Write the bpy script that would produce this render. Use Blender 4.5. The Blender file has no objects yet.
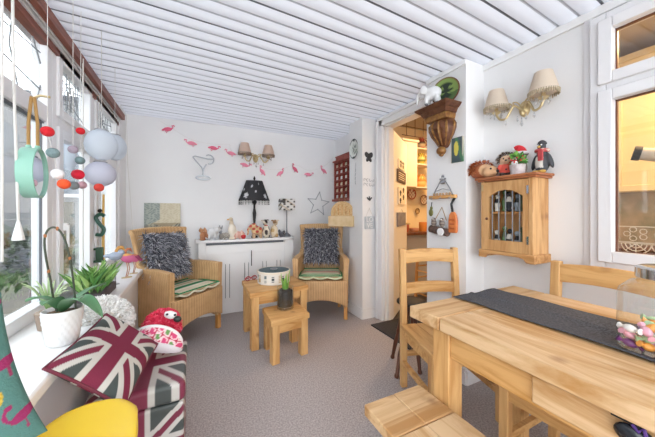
import bpy, bmesh, math, random
from mathutils import Vector, Matrix, Euler
from math import sin, cos, pi, radians as R, sqrt, atan2, hypot, floor, exp
random.seed(7)
SC = bpy.context.scene
COL = SC.collection

# ------------------------------------------------------------------ camera geometry
F, H, YAW = 275.0, 1.15, R(26.1)
CY, SY = cos(YAW), sin(YAW)
XW, XP, YB, XL, ZC = 1.82, 1.635, 3.46, -0.64, 2.175   # house wall, piers, back wall, window plane, ceiling

def P(px, py, X=None, Y=None, Z=None):
    """a point of the photograph on the plane X=, Y= or Z="""
    a = (px - 327.5) / F; b = -(py - 212) / F
    x, y, z = SY + a * CY, CY - a * SY, b
    t = X / x if X is not None else Y / y if Y is not None else (Z - H) / z
    return Vector((x * t, y * t, H + z * t))

cam = bpy.data.cameras.new('camera'); co = bpy.data.objects.new('camera', cam); COL.objects.link(co)
co.location = (0, 0, H); co.rotation_euler = (R(90), 0, -YAW)
cam.sensor_width = 36; cam.lens = 36 * F / 655; cam.shift_y = -6.5 / 655; cam.clip_start = .02
SC.camera = co
SC.view_settings.view_transform = 'Standard'; SC.view_settings.look = 'None'
SC.view_settings.gamma = 1; SC.view_settings.exposure = 0.87

# ------------------------------------------------------------------ materials
def lin(c):
    if isinstance(c, str):
        c = [int(c[i:i + 2], 16) / 255 for i in (0, 2, 4)]
    return tuple(v / 12.92 if v <= .04045 else ((v + .055) / 1.055) ** 2.4 for v in c)

def newmat(name):
    m = bpy.data.materials.new(name); m.use_nodes = True
    n = m.node_tree.nodes; return m, n, m.node_tree.links, n['Principled BSDF']

def addbump(n, l, b, src, strength, dist=.01):
    bp = n.new('ShaderNodeBump'); bp.inputs['Strength'].default_value = strength; bp.inputs['Distance'].default_value = dist
    l.new(src, bp.inputs['Height']); l.new(bp.outputs[0], b.inputs['Normal'])

def M(name, col, rough=.6, metal=0, var=None, bump=None, spec=.5, trans=0):
    """plain procedural material: colour, optional noise variation (scale, amount, second colour), optional bump (scale, strength)"""
    m, n, l, b = newmat(name); c = (*lin(col), 1)
    b.inputs['Base Color'].default_value = c; b.inputs['Roughness'].default_value = rough
    b.inputs['Metallic'].default_value = metal; b.inputs['Specular IOR Level'].default_value = spec
    tc = n.new('ShaderNodeTexCoord')
    if var:
        t = n.new('ShaderNodeTexNoise'); t.inputs['Scale'].default_value = var[0]; t.inputs['Detail'].default_value = 4
        l.new(tc.outputs['Object'], t.inputs['Vector'])
        rp = n.new('ShaderNodeValToRGB'); rp.color_ramp.elements[0].position = .35; rp.color_ramp.elements[1].position = .68
        rp.color_ramp.elements[0].color = c; rp.color_ramp.elements[1].color = (*lin(var[1]), 1)
        l.new(t.outputs['Fac'], rp.inputs['Fac']); l.new(rp.outputs[0], b.inputs['Base Color'])
    if bump:
        t = n.new('ShaderNodeTexNoise'); t.inputs['Scale'].default_value = bump[0]; t.inputs['Detail'].default_value = 5
        l.new(tc.outputs['Object'], t.inputs['Vector']); addbump(n, l, b, t.outputs['Fac'], bump[1])
    return m

def WOOD(name, c1, c2, axis='y', scale=9, rough=.5, knots=True):
    m, n, l, b = newmat(name); tc = n.new('ShaderNodeTexCoord'); mp = n.new('ShaderNodeMapping')
    s = {'x': (.09, 1, 1), 'y': (1, .09, 1), 'z': (1, 1, .09)}[axis]
    mp.inputs['Scale'].default_value = [v * scale for v in s]; l.new(tc.outputs['Object'], mp.inputs['Vector'])
    t = n.new('ShaderNodeTexNoise'); t.inputs['Scale'].default_value = 2.2; t.inputs['Detail'].default_value = 9; t.inputs['Roughness'].default_value = .62; t.inputs['Distortion'].default_value = .9
    l.new(mp.outputs[0], t.inputs['Vector'])
    rp = n.new('ShaderNodeValToRGB'); e = rp.color_ramp.elements
    e[0].position = .36; e[0].color = (*lin(c2), 1); e[1].position = .58; e[1].color = (*lin(c1), 1)
    l.new(t.outputs['Fac'], rp.inputs['Fac'])
    out = rp.outputs[0]
    if knots:
        v = n.new('ShaderNodeTexVoronoi'); v.inputs['Scale'].default_value = 7; l.new(tc.outputs['Object'], v.inputs['Vector'])
        r2 = n.new('ShaderNodeValToRGB'); r2.color_ramp.elements[0].position = .0; r2.color_ramp.elements[1].position = .2
        r2.color_ramp.elements[0].color = (.35, .2, .1, 1); r2.color_ramp.elements[1].color = (1, 1, 1, 1)
        l.new(v.outputs['Distance'], r2.inputs['Fac'])
        mx = n.new('ShaderNodeMix'); mx.data_type = 'RGBA'; mx.blend_type = 'MULTIPLY'; mx.inputs['Factor'].default_value = .75
        l.new(out, mx.inputs['A']); l.new(r2.outputs[0], mx.inputs['B']); out = mx.outputs['Result']
    l.new(out, b.inputs['Base Color']); b.inputs['Roughness'].default_value = rough
    addbump(n, l, b, t.outputs['Fac'], .12, .004)
    return m

def WICKER(name, c1, c2, s=240):
    m, n, l, b = newmat(name); tc = n.new('ShaderNodeTexCoord'); sp = n.new('ShaderNodeSeparateXYZ'); l.new(tc.outputs['Object'], sp.inputs[0])
    def mth(op, a, bb=None):
        k = n.new('ShaderNodeMath'); k.operation = op
        for i, v in enumerate((a, bb)):
            if v is None: continue
            if isinstance(v, (int, float)): k.inputs[i].default_value = v
            else: l.new(v, k.inputs[i])
        return k.outputs[0]
    h = mth('ADD', sp.outputs[0], sp.outputs[1])
    a = mth('SINE', mth('MULTIPLY', h, s)); z = mth('SINE', mth('MULTIPLY', sp.outputs[2], s * 2.2))
    w = mth('ADD', mth('MULTIPLY', a, .5), mth('MULTIPLY', mth('MULTIPLY', a, z), .5))
    f = mth('ADD', mth('MULTIPLY', w, .5), .5)
    no = n.new('ShaderNodeTexNoise'); no.inputs['Scale'].default_value = 14; l.new(tc.outputs['Object'], no.inputs['Vector'])
    f2 = mth('ADD', mth('MULTIPLY', f, .55), mth('MULTIPLY', no.outputs['Fac'], .5))
    rp = n.new('ShaderNodeValToRGB'); e = rp.color_ramp.elements
    e[0].position = .2; e[0].color = (*lin(c2), 1); e[1].position = .75; e[1].color = (*lin(c1), 1)
    l.new(f2, rp.inputs['Fac']); l.new(rp.outputs[0], b.inputs['Base Color']); b.inputs['Roughness'].default_value = .55
    addbump(n, l, b, f, .5, .006)
    return m

def VC(name, rough=.7, bump=None, spec=.4):
    m, n, l, b = newmat(name); a = n.new('ShaderNodeAttribute'); a.attribute_name = 'Col'
    l.new(a.outputs['Color'], b.inputs['Base Color']); b.inputs['Roughness'].default_value = rough; b.inputs['Specular IOR Level'].default_value = spec
    if bump:
        tc = n.new('ShaderNodeTexCoord'); t = n.new('ShaderNodeTexNoise'); t.inputs['Scale'].default_value = bump[0]
        l.new(tc.outputs['Object'], t.inputs['Vector']); addbump(n, l, b, t.outputs['Fac'], bump[1])
    return m

def GLASS(name, tint=(1, 1, 1), base=.05, edge=.55, rough=0):
    m = bpy.data.materials.new(name); m.use_nodes = True; n = m.node_tree.nodes; l = m.node_tree.links; n.clear()
    o = n.new('ShaderNodeOutputMaterial'); mx = n.new('ShaderNodeMixShader'); t = n.new('ShaderNodeBsdfTransparent'); g = n.new('ShaderNodeBsdfGlossy')
    t.inputs['Color'].default_value = (*tint, 1); g.inputs['Roughness'].default_value = rough
    lw = n.new('ShaderNodeLayerWeight'); lw.inputs['Blend'].default_value = .5
    k = n.new('ShaderNodeMapRange'); k.inputs['To Min'].default_value = base; k.inputs['To Max'].default_value = edge
    p = n.new('ShaderNodeMath'); p.operation = 'POWER'; p.inputs[1].default_value = 3.0
    l.new(lw.outputs['Facing'], p.inputs[0]); l.new(p.outputs[0], k.inputs['Value']); l.new(k.outputs[0], mx.inputs['Fac'])
    l.new(t.outputs[0], mx.inputs[1]); l.new(g.outputs[0], mx.inputs[2]); l.new(mx.outputs[0], o.inputs['Surface'])
    return m

def EMIT(name, col, s):
    m, n, l, b = newmat(name); b.inputs['Base Color'].default_value = (*lin(col), 1)
    b.inputs['Emission Color'].default_value = (*lin(col), 1); b.inputs['Emission Strength'].default_value = s
    return m

def TRANSL(name, col, f=.5):
    m, n, l, b = newmat(name); o = [k for k in n if k.type == 'OUTPUT_MATERIAL'][0]
    b.inputs['Base Color'].default_value = (*lin(col), 1); b.inputs['Roughness'].default_value = .8
    t = n.new('ShaderNodeBsdfTranslucent'); t.inputs['Color'].default_value = (*lin(col), 1)
    mx = n.new('ShaderNodeMixShader'); mx.inputs['Fac'].default_value = f
    l.new(b.outputs[0], mx.inputs[1]); l.new(t.outputs[0], mx.inputs[2]); l.new(mx.outputs[0], o.inputs['Surface'])
    return m

m_wall = M('wall_paint', 'eaeaea', .75, var=(1.3, 'e4e4e5'), bump=(60, .04))
m_trim = M('gloss_white', 'ececec', .35)
m_upvc = M('upvc_white', 'e4e4e6', .3)
m_carpet = M('carpet', 'a09997', .95, var=(110, 'cac2c1'), bump=(300, .6), spec=.1)
m_slat = None
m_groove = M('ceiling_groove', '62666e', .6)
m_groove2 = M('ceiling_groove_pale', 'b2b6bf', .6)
m_brown = WOOD('brown_batten', '8c5240', '6e3a2c', 'y', knots=False)
m_pine = WOOD('pine', 'd6a76c', 'b5813f', 'y')
m_pinex = WOOD('pine_x', 'dba767', 'bd8143', 'x')
m_pinez = WOOD('pine_upright', 'd69e5c', 'b97a3c', 'z')
m_table = WOOD('rustic_pine', 'd9b88f', 'b4854e', 'y', 8)
m_tablex = WOOD('rustic_pine_end', 'd7b488', 'b28350', 'x', 8)
m_oakz = WOOD('oak_upright', 'd9ad73', 'bf8b50', 'z')
m_oak = WOOD('oak', 'dcae72', 'bd8748', 'x')
m_cabz = WOOD('honey_pine_upright', 'd3a671', 'b07c45', 'z')
m_cab = WOOD('honey_pine', 'cf9f68', 'ab753e', 'x')
m_redwood = WOOD('red_wood', '9c4a3c', '7c3028', 'z', knots=False)
m_dark = WOOD('dark_wood', '6a3f2c', '3d2218', 'z', rough=.35, knots=False)
m_wicker = WICKER('wicker', 'dab282', 'b38a5a')
m_black = M('black', '1d1d1f', .6)
m_charc = M('charcoal', '3c3c40', .7)
m_white = M('white', 'e6e6e6', .5)
m_cream = M('cream', 'e6dccb', .6)
m_gold = M('antique_gold', 'c9b58a', .35, .6)
m_silver = M('silver_wire', 'a9abb0', .35, .8)
m_chrome = M('chrome', 'd0d2d6', .15, 1)
m_cord = M('cord', 'd8d6d2', .7)
m_rope = M('rope', 'b08a55', .9, bump=(200, .6))
m_mint = M('mint', '8fbfae', .45)
m_mirror = M('mirror', 'e8ecee', .02, 1)
m_yellow = M('yellow_plastic', 'e2bf36', .25)
m_mat = M('door_mat', '2e2d30', .95, var=(200, '403f42'), bump=(300, .5))
m_vc = VC('painted', .65)
m_fab = VC('painted_fabric', .9, (220, .25), .15)
m_vin = VC('painted_vinyl', .42, (60, .06), .45)
m_fur = VC('fur', .95, None, .1)
m_leaf = VC('leaf', .45, None, .4)
m_glass = GLASS('window_glass', (.94, .96, .97), .06, .75)
m_jar = GLASS('jar_glass', (.96, .98, .98), .07, .6)
m_dgl = GLASS('display_glass', (.95, .95, .95), .05, .5)
m_lead = M('lead', '84888c', .5, .2)

# ------------------------------------------------------------------ mesh helpers
def rotm(r):
    return (Matrix.Rotation(r, 3, 'Z') if isinstance(r, (int, float)) else Euler(r, 'XYZ').to_matrix()) if r is not None else Matrix.Identity(3)

class B:
    def __init__(s): s.bm = bmesh.new(); s.mi = 0
    def face(s, vs):
        try:
            f = s.bm.faces.new(vs); f.material_index = s.mi; return f
        except ValueError: return None
    def box(s, c, d, rot=None):
        m = rotm(rot); c = Vector(c); v = []
        for z in (-.5, .5):
            for x, y in ((-.5, -.5), (.5, -.5), (.5, .5), (-.5, .5)):
                v.append(s.bm.verts.new(c + m @ Vector((x * d[0], y * d[1], z * d[2]))))
        for q in ((3, 2, 1, 0), (4, 5, 6, 7), (0, 1, 5, 4), (1, 2, 6, 5), (2, 3, 7, 6), (3, 0, 4, 7)): s.face([v[i] for i in q])
        return s
    def bb(s, x0, x1, y0, y1, z0, z1):
        return s.box(((x0 + x1) / 2, (y0 + y1) / 2, (z0 + z1) / 2), (abs(x1 - x0), abs(y1 - y0), abs(z1 - z0)))
    def rings(s, rs, closed=False, cap=True):
        n = len(rs[0]); vs = [[s.bm.verts.new(p) for p in r] for r in rs]; k = len(vs)
        for i in range(k if closed else k - 1):
            a, b = vs[i], vs[(i + 1) % k]
            for j in range(n): s.face((a[j], a[(j + 1) % n], b[(j + 1) % n], b[j]))
        if cap and not closed:
            s.face(list(reversed(vs[0]))); s.face(vs[-1])
        return s
    def tube(s, pts, r, n=8, closed=False, cap=True):
        pts = [Vector(p) for p in pts]; k = len(pts); rs = []; up = None
        for i, p in enumerate(pts):
            if closed: t = pts[(i + 1) % k] - pts[i - 1]
            else: t = pts[min(i + 1, k - 1)] - pts[max(i - 1, 0)]
            t = t.normalized() if t.length > 1e-9 else Vector((0, 0, 1))
            if up is None: up = Vector((0, 0, 1)) if abs(t.z) < .9 else Vector((1, 0, 0))
            u = (up - t * up.dot(t))
            u = u.normalized() if u.length > 1e-6 else t.orthogonal().normalized()
            w = t.cross(u); up = u
            q = r[i] if isinstance(r, (list, tuple)) else r
            rs.append([p + (u * cos(a) + w * sin(a)) * q for a in (2 * pi * j / n for j in range(n))])
        return s.rings(rs, closed, cap)
    def cyl(s, a, b, r0, r1=None, n=12): return s.tube([a, b], [r0, r0 if r1 is None else r1], n)
    def lathe(s, prof, n=24, c=(0, 0, 0), rot=None, fr=None, sq=(1, 1)):
        c = Vector(c); m = rotm(rot); rs = []
        for r, z in prof:
            ring = []
            for j in range(n):
                a = 2 * pi * j / n; q = max(r, 1e-4) * (fr(a, z) if fr else 1)
                ring.append(c + m @ Vector((q * cos(a) * sq[0], q * sin(a) * sq[1], z)))
            rs.append(ring)
        return s.rings(rs)
    def ell(s, c, r, rot=None, n=14, k=9):
        if isinstance(r, (int, float)): r = (r, r, r)
        m = rotm(rot); c = Vector(c); rs = []
        for i in range(k + 1):
            t = pi * (.02 + .96 * i / k)
            rs.append([c + m @ Vector((r[0] * sin(t) * cos(2 * pi * j / n), r[1] * sin(t) * sin(2 * pi * j / n), -r[2] * cos(t))) for j in range(n)])
        return s.rings(rs)
    def prism(s, poly, y0, y1):
        a = [s.bm.verts.new((x, y0, z)) for x, z in poly]; b = [s.bm.verts.new((x, y1, z)) for x, z in poly]; n = len(poly)
        s.face(a); s.face(list(reversed(b)))
        for i in range(n): s.face((a[i], b[i], b[(i + 1) % n], a[(i + 1) % n]))
        return s
    def ringprism(s, outer, inner, y0, y1):
        """frame between two outlines of equal length"""
        n = len(outer); v = [[s.bm.verts.new((x, y, z)) for x, z in o] for y in (y0, y1) for o in (outer, inner)]
        for i in range(n):
            j = (i + 1) % n
            s.face((v[0][i], v[0][j], v[1][j], v[1][i])); s.face((v[2][j], v[2][i], v[3][i], v[3][j]))
            s.face((v[0][j], v[0][i], v[2][i], v[2][j])); s.face((v[1][i], v[1][j], v[3][j], v[3][i]))
        return s
    def grid(s, fn, nu, nv):
        v = [[s.bm.verts.new(fn(i / nu, j / nv)) for j in range(nv + 1)] for i in range(nu + 1)]
        for i in range(nu):
            for j in range(nv): s.face((v[i][j], v[i + 1][j], v[i + 1][j + 1], v[i][j + 1]))
        return s
    def mesh(s, name, norm=True):
        if norm: bmesh.ops.recalc_face_normals(s.bm, faces=s.bm.faces)
        me = bpy.data.meshes.new(name); s.bm.to_mesh(me); s.bm.free(); return me

def obj(name, b, mats, parent=None, loc=None, rot=None, bev=0, smooth=True, solid=0, subs=0, norm=True, ang=40):
    me = b.mesh(name, norm) if isinstance(b, B) else b
    o = bpy.data.objects.new(name, me); COL.objects.link(o)
    for m in (mats if isinstance(mats, (list, tuple)) else [mats]): me.materials.append(m)
    if smooth:
        me.shade_smooth(); me.set_sharp_from_angle(angle=R(ang))
    if parent: o.parent = parent
    if loc is not None: o.location = loc
    if rot is not None: o.rotation_euler = (0, 0, rot) if isinstance(rot, (int, float)) else rot
    if solid:
        k = o.modifiers.new('solid', 'SOLIDIFY'); k.thickness = solid; k.offset = 0
    if subs:
        k = o.modifiers.new('sub', 'SUBSURF'); k.levels = subs; k.render_levels = subs
    if bev:
        k = o.modifiers.new('bevel', 'BEVEL'); k.width = bev; k.segments = 2; k.limit_method = 'ANGLE'
    return o

def paint(o, fn):
    me = o.data; a = me.color_attributes.new('Col', 'FLOAT_COLOR', 'POINT')
    for v in me.vertices:
        a.data[v.index].color = (*lin(fn(v.co)), 1)
    return o

def tag(o, label, cat, group=None):
    o['label'] = label; o['category'] = cat
    if group: o['group'] = group
    return o

def thing(name, label, cat, loc=(0, 0, 0), rot=0, group=None):
    o = bpy.data.objects.new(name, None); COL.objects.link(o); o.empty_display_size = .05
    o.location = loc; o.rotation_euler = (0, 0, rot) if isinstance(rot, (int, float)) else rot
    return tag(o, label, cat, group)

def struct(name, b, m, parent=None, **k):
    o = obj(name, b, m, parent, **k)
    if not parent: o['kind'] = 'structure'
    return o

def dup(root, loc, rot=0, label=None):
    r = root.copy(); COL.objects.link(r); r.location = loc; r.rotation_euler = (0, 0, rot) if isinstance(rot, (int, float)) else rot
    if label: r['label'] = label
    for ch in list(root.children):
        c = ch.copy(); COL.objects.link(c); c.parent = r
        for g in list(ch.children):
            d = g.copy(); COL.objects.link(d); d.parent = c
    return r

def blob(name, ells, mat, parent=None, vox=.004, fn=None, loc=None, rot=None, it=4):
    """several ellipsoids fused into one continuous surface"""
    b = B()
    for e in ells:
        if len(e) > 2 and isinstance(e[2], str): b.tube(e[0], e[1], 8)
        else: b.ell(*e)
    me = b.mesh('tmp'); o = bpy.data.objects.new('tmp', me); COL.objects.link(o)
    k = o.modifiers.new('r', 'REMESH'); k.mode = 'VOXEL'; k.voxel_size = vox
    k = o.modifiers.new('s', 'SMOOTH'); k.iterations = it; k.factor = .5
    dg = bpy.context.evaluated_depsgraph_get(); m2 = bpy.data.meshes.new_from_object(o.evaluated_get(dg))
    bpy.data.objects.remove(o); bpy.data.meshes.remove(me); m2.name = name
    q = obj(name, m2, mat, parent, loc, rot, ang=180)
    if fn: paint(q, fn)
    return q

def arc(c, r, a0, a1, n, ax='xz', sq=1):
    out = []
    for i in range(n + 1):
        a = a0 + (a1 - a0) * i / n; u, v = r * cos(a), r * sq * sin(a)
        out.append((c[0] + u, c[1], c[2] + v) if ax == 'xz' else (c[0] + u, c[1] + v, c[2]))
    return out

def spline(pts, n=6):
    pts = [Vector(p) for p in pts]; out = []
    for i in range(len(pts) - 1):
        p0, p1, p2, p3 = pts[max(i - 1, 0)], pts[i], pts[i + 1], pts[min(i + 2, len(pts) - 1)]
        for k in range(n):
            t = k / n
            out.append(.5 * ((2 * p1) + (p2 - p0) * t + (2 * p0 - 5 * p1 + 4 * p2 - p3) * t * t + (3 * p1 - p0 - 3 * p2 + p3) * t ** 3))
    out.append(pts[-1]); return out

def rnd(a, b): return random.uniform(a, b)
def mixc(a, b, t):
    a = [int(a[i:i + 2], 16) / 255 for i in (0, 2, 4)] if isinstance(a, str) else a
    b = [int(b[i:i + 2], 16) / 255 for i in (0, 2, 4)] if isinstance(b, str) else b
    return tuple(x + (y - x) * t for x, y in zip(a, b))

def pillow_fn(w, h, t, pinch=.06):
    """two sided pillow, flat in xz, thickness along y; fn(side)(u,v)"""
    def f(side):
        def g(u, v):
            a, c = u * 2 - 1, v * 2 - 1
            k = max(0, (1 - a ** 4)) ** .55 * max(0, (1 - c ** 4)) ** .55
            return Vector((a * w / 2 * (1 - pinch * (1 - c * c)), side * t / 2 * k, c * h / 2 * (1 - pinch * (1 - a * a))))
        return g
    return f

def pillow(name, w, h, t, mat, parent, fn, n=40, loc=None, rot=None, pinch=.06):
    b = B(); f = pillow_fn(w, h, t, pinch)
    b.grid(f(-1), n, n); b.grid(f(1), n, n)
    bmesh.ops.remove_doubles(b.bm, verts=b.bm.verts, dist=1e-5)
    o = obj(name, b, mat, parent, loc, rot, ang=180)
    paint(o, lambda c: fn(c.x / (w / 2), c.z / (h / 2), c.y)); return o

def fur_on(name, sampler, n, length, cols, parent, width=.006, droop=.3, mat=None):
    b = B(); cs = []
    for i in range(n):
        p, nn = sampler(); d = (nn + Vector((rnd(-1, 1), rnd(-1, 1), rnd(-1, 1))) * .75).normalized()
        L = length * rnd(.6, 1.2); s = d.cross(Vector((rnd(-1, 1), rnd(-1, 1), rnd(-1, 1)))).normalized() * width * rnd(.6, 1.3)
        c = random.choice(cols); pv = None
        for k in range(4):
            t = k / 3; q = p + d * L * t + Vector((0, 0, -droop * L * t * t)); ww = s * (1 - .75 * t)
            a, e = b.bm.verts.new(q - ww), b.bm.verts.new(q + ww); cc = mixc(c, 'ffffff', .0)
            cs += [cc, cc]
            if pv: b.face((pv[0], pv[1], e, a))
            pv = (a, e)
    o = obj(name, b, mat or m_fur, parent, norm=False)
    at = o.data.color_attributes.new('Col', 'FLOAT_COLOR', 'POINT')
    for i, c in enumerate(cs): at.data[i].color = (*lin(c), 1)
    return o

def leaves(b, cs, center, rad, n, size, cols, up=.2):
    c = Vector(center)
    for i in range(n):
        d = Vector((rnd(-1, 1), rnd(-1, 1), rnd(-1, 1))).normalized(); q = c + Vector((d.x * rad[0], d.y * rad[1], d.z * rad[2])) * rnd(.55, 1) 
        ax = (d + Vector((rnd(-1, 1), rnd(-1, 1), rnd(-.5, 1) + up)) * .8).normalized(); sd = ax.cross(Vector((rnd(-1, 1), rnd(-1, 1), rnd(-1, 1)))).normalized()
        L = size * rnd(.6, 1.3); W = L * .28; k = random.choice(cols)
        v = [b.bm.verts.new(x) for x in (q, q + ax * L * .5 + sd * W, q + ax * L, q + ax * L * .5 - sd * W)]
        b.face(v); cs += [k] * 4

def setcols(o, cs):
    at = o.data.color_attributes.new('Col', 'FLOAT_COLOR', 'POINT')
    for i, c in enumerate(cs): at.data[i].color = (*lin(c), 1)

WR = -pi / 2    # things on the house wall: local -y looks into the room, local x runs to the right as seen
def ujack(u, v):
    red, wh, gr = '7a3046', 'c6c4be', '4a5150'
    if abs(u) < .15 or abs(v) < .21: return red
    if abs(u) < .26 or abs(v) < .36: return wh
    d = min(abs(u - v), abs(u + v)) / 1.414
    if d < .075: return red
    if d < .2: return wh
    return gr
# ================================================================== THE SETTING
Y0 = -1.3
struct('floor', B().bb(-.75, 1.87, Y0, YB + .02, -.06, 0), m_carpet)
struct('wall_back', B().bb(-.78, 1.95, YB, YB + .1, -.06, 2.3), m_wall)
b = B()
b.bb(-.76, -.43, Y0, YB, -.06, .62)                       # dwarf wall under the sill
b.bb(-.76, -.62, 3.2, YB, .62, 2.3)                       # end pier
b.bb(-.76, -.66, Y0, 3.2, 2.04, 2.3)                      # header
struct('wall_left', b, m_wall)
struct('wall_upper', B().bb(XW + .02, XW + .12, Y0 - 2, YB + 2, 2.52, 6.5), m_wall)                      # the house above the lean-to roof, unseen, added to shade the boards near it
struct('trim_1', B().bb(-.70, -.385, Y0, YB, .62, .66), m_trim, bev=.008)      # window sill board
# house wall with doorway and the window into the kitchen
b = B()
b.bb(XW, XW + .1, 2.36, YB, -.06, 2.3); b.bb(XW, XW + .1, 1.56, 2.36, 2.06, 2.3)
b.bb(XW, XW + .1, .66, 1.56, -.06, 2.3); b.bb(XW, XW + .1, Y0, .66, -.06, .87); b.bb(XW, XW + .1, Y0, .66, 2.11, 2.3)
b.bb(XP, XW, 2.485, 2.756, 0, 2.2); b.bb(XP, XW, 1.24, 1.58, 0, 2.2)
struct('wall_right', b, m_wall)
# ceiling boards, running slightly askew across the room
m_slat = TRANSL('ceiling_board', 'd8dbe4', .105)
b = B(); al = R(3.2); pitch = .0913
for k in range(-21, 48):
    v0 = k * pitch - .305
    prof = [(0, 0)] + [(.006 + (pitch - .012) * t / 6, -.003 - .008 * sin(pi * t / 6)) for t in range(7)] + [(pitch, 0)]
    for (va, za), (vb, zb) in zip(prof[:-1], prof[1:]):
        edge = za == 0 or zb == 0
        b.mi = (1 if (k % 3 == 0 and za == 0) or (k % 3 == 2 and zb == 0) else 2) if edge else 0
        if edge and b.mi == 1: za2, zb2 = za + .012, zb + .012
        q = []
        for s_, v_, z_ in ((-1.6, va, za), (3.2, va, za), (3.2, vb, zb), (-1.6, vb, zb)):
            q.append(b.bm.verts.new((s_ * cos(al) - (v0 + v_) * sin(al), s_ * sin(al) + (v0 + v_) * cos(al), z_)))
        b.face(q)
b.mi = 0
bmesh.ops.remove_doubles(b.bm, verts=b.bm.verts, dist=1e-5)
for co_, no_ in (((-.72, 0, 0), (-1, 0, 0)), ((XW + .02, 0, 0), (1, 0, 0)), ((0, YB + .02, 0), (0, 1, 0)), ((0, Y0, 0), (0, -1, 0))):
    bmesh.ops.bisect_plane(b.bm, geom=b.bm.verts[:] + b.bm.edges[:] + b.bm.faces[:], plane_co=co_, plane_no=no_, clear_outer=True)
for f in b.bm.faces:
    f.normal_update()
    if f.normal.z > 0: f.normal_flip()
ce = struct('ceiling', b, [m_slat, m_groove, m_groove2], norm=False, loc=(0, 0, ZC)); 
struct('trim_8', B().bb(XW - .014, XW, Y0, 1.24, ZC - .05, ZC - .004).bb(XP - .012, XP, 1.24, 1.58, ZC - .04, ZC - .004), m_trim, bev=.004)      # beading under the roof
# baseboards
def board(name, pts, z=.115, t=.018):
    b = B()
    for (x0, y0), (x1, y1) in zip(pts[:-1], pts[1:]):
        d = Vector((x1 - x0, y1 - y0, 0)); L = d.length; a = atan2(d.y, d.x); nn = Vector((-d.y, d.x, 0)).normalized()
        c = Vector((x0 + x1, y0 + y1, 0)) / 2
        b.box(c + nn * t / 2 + Vector((0, 0, z * .38)), (L + t, t, z * .76), a)
        b.box(c + nn * t / 3 + Vector((0, 0, z * .88)), (L + t * .6, t * .65, z * .24), a)
    struct(name, b, m_trim, bev=.003)
board('baseboard_back', [(XW, YB), (-.43, YB)])
board('baseboard_right', [(XP, 1.24), (XP, 1.58)]); board('trim_2', [(XW, 2.485), (XP, 2.485), (XP, 2.756), (XW, 2.756), (XW, YB)])
board('trim_3', [(XW, Y0), (XW, 1.24), (XP, 1.24)])
# door casing and the door, opened back into the kitchen
b = B()
b.bb(XW - .03, XW, 2.355, 2.445, 0, 2.135); b.bb(XW - .042, XW, 2.42, 2.45, 0, 2.15)
b.bb(XW - .03, XW, 1.58, 2.4, 2.06, 2.135); b.bb(XW - .042, XW, 1.58, 2.45, 2.12, 2.15)
b.bb(XW - .005, XW + .11, 2.335, 2.365, 0, 2.065); b.bb(XW + .03, XW + .07, 2.318, 2.34, 0, 2.05)
b.bb(XW - .005, XW + .11, 1.56, 1.585, 0, 2.065); b.bb(XW - .005, XW + .11, 1.58, 2.36, 2.045, 2.075)
struct('trim_4', b, m_trim, bev=.004)
da = R(37); dn = Vector((sin(da), -cos(da), 0)); dd = Vector((cos(da), sin(da), 0)); d0 = Vector((1.935, 2.335, 0))
b = B().box(d0 + dd * .36 + Vector((0, 0, 1.02)) - dn * .02, (.72, .038, 2.02), da)
dr = struct('door_1', b, m_trim, bev=.003)
obj('door_handle', B().cyl(d0 + dd * .66 + Vector((0, 0, 1.0)), d0 + dd * .66 + dn * .05 + Vector((0, 0, 1.0)), .01).cyl(d0 + dd * .66 + dn * .05 + Vector((0, 0, 1)), d0 + dd * .55 + dn * .05 + Vector((0, 0, 1)), .008), m_gold, dr)

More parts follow.
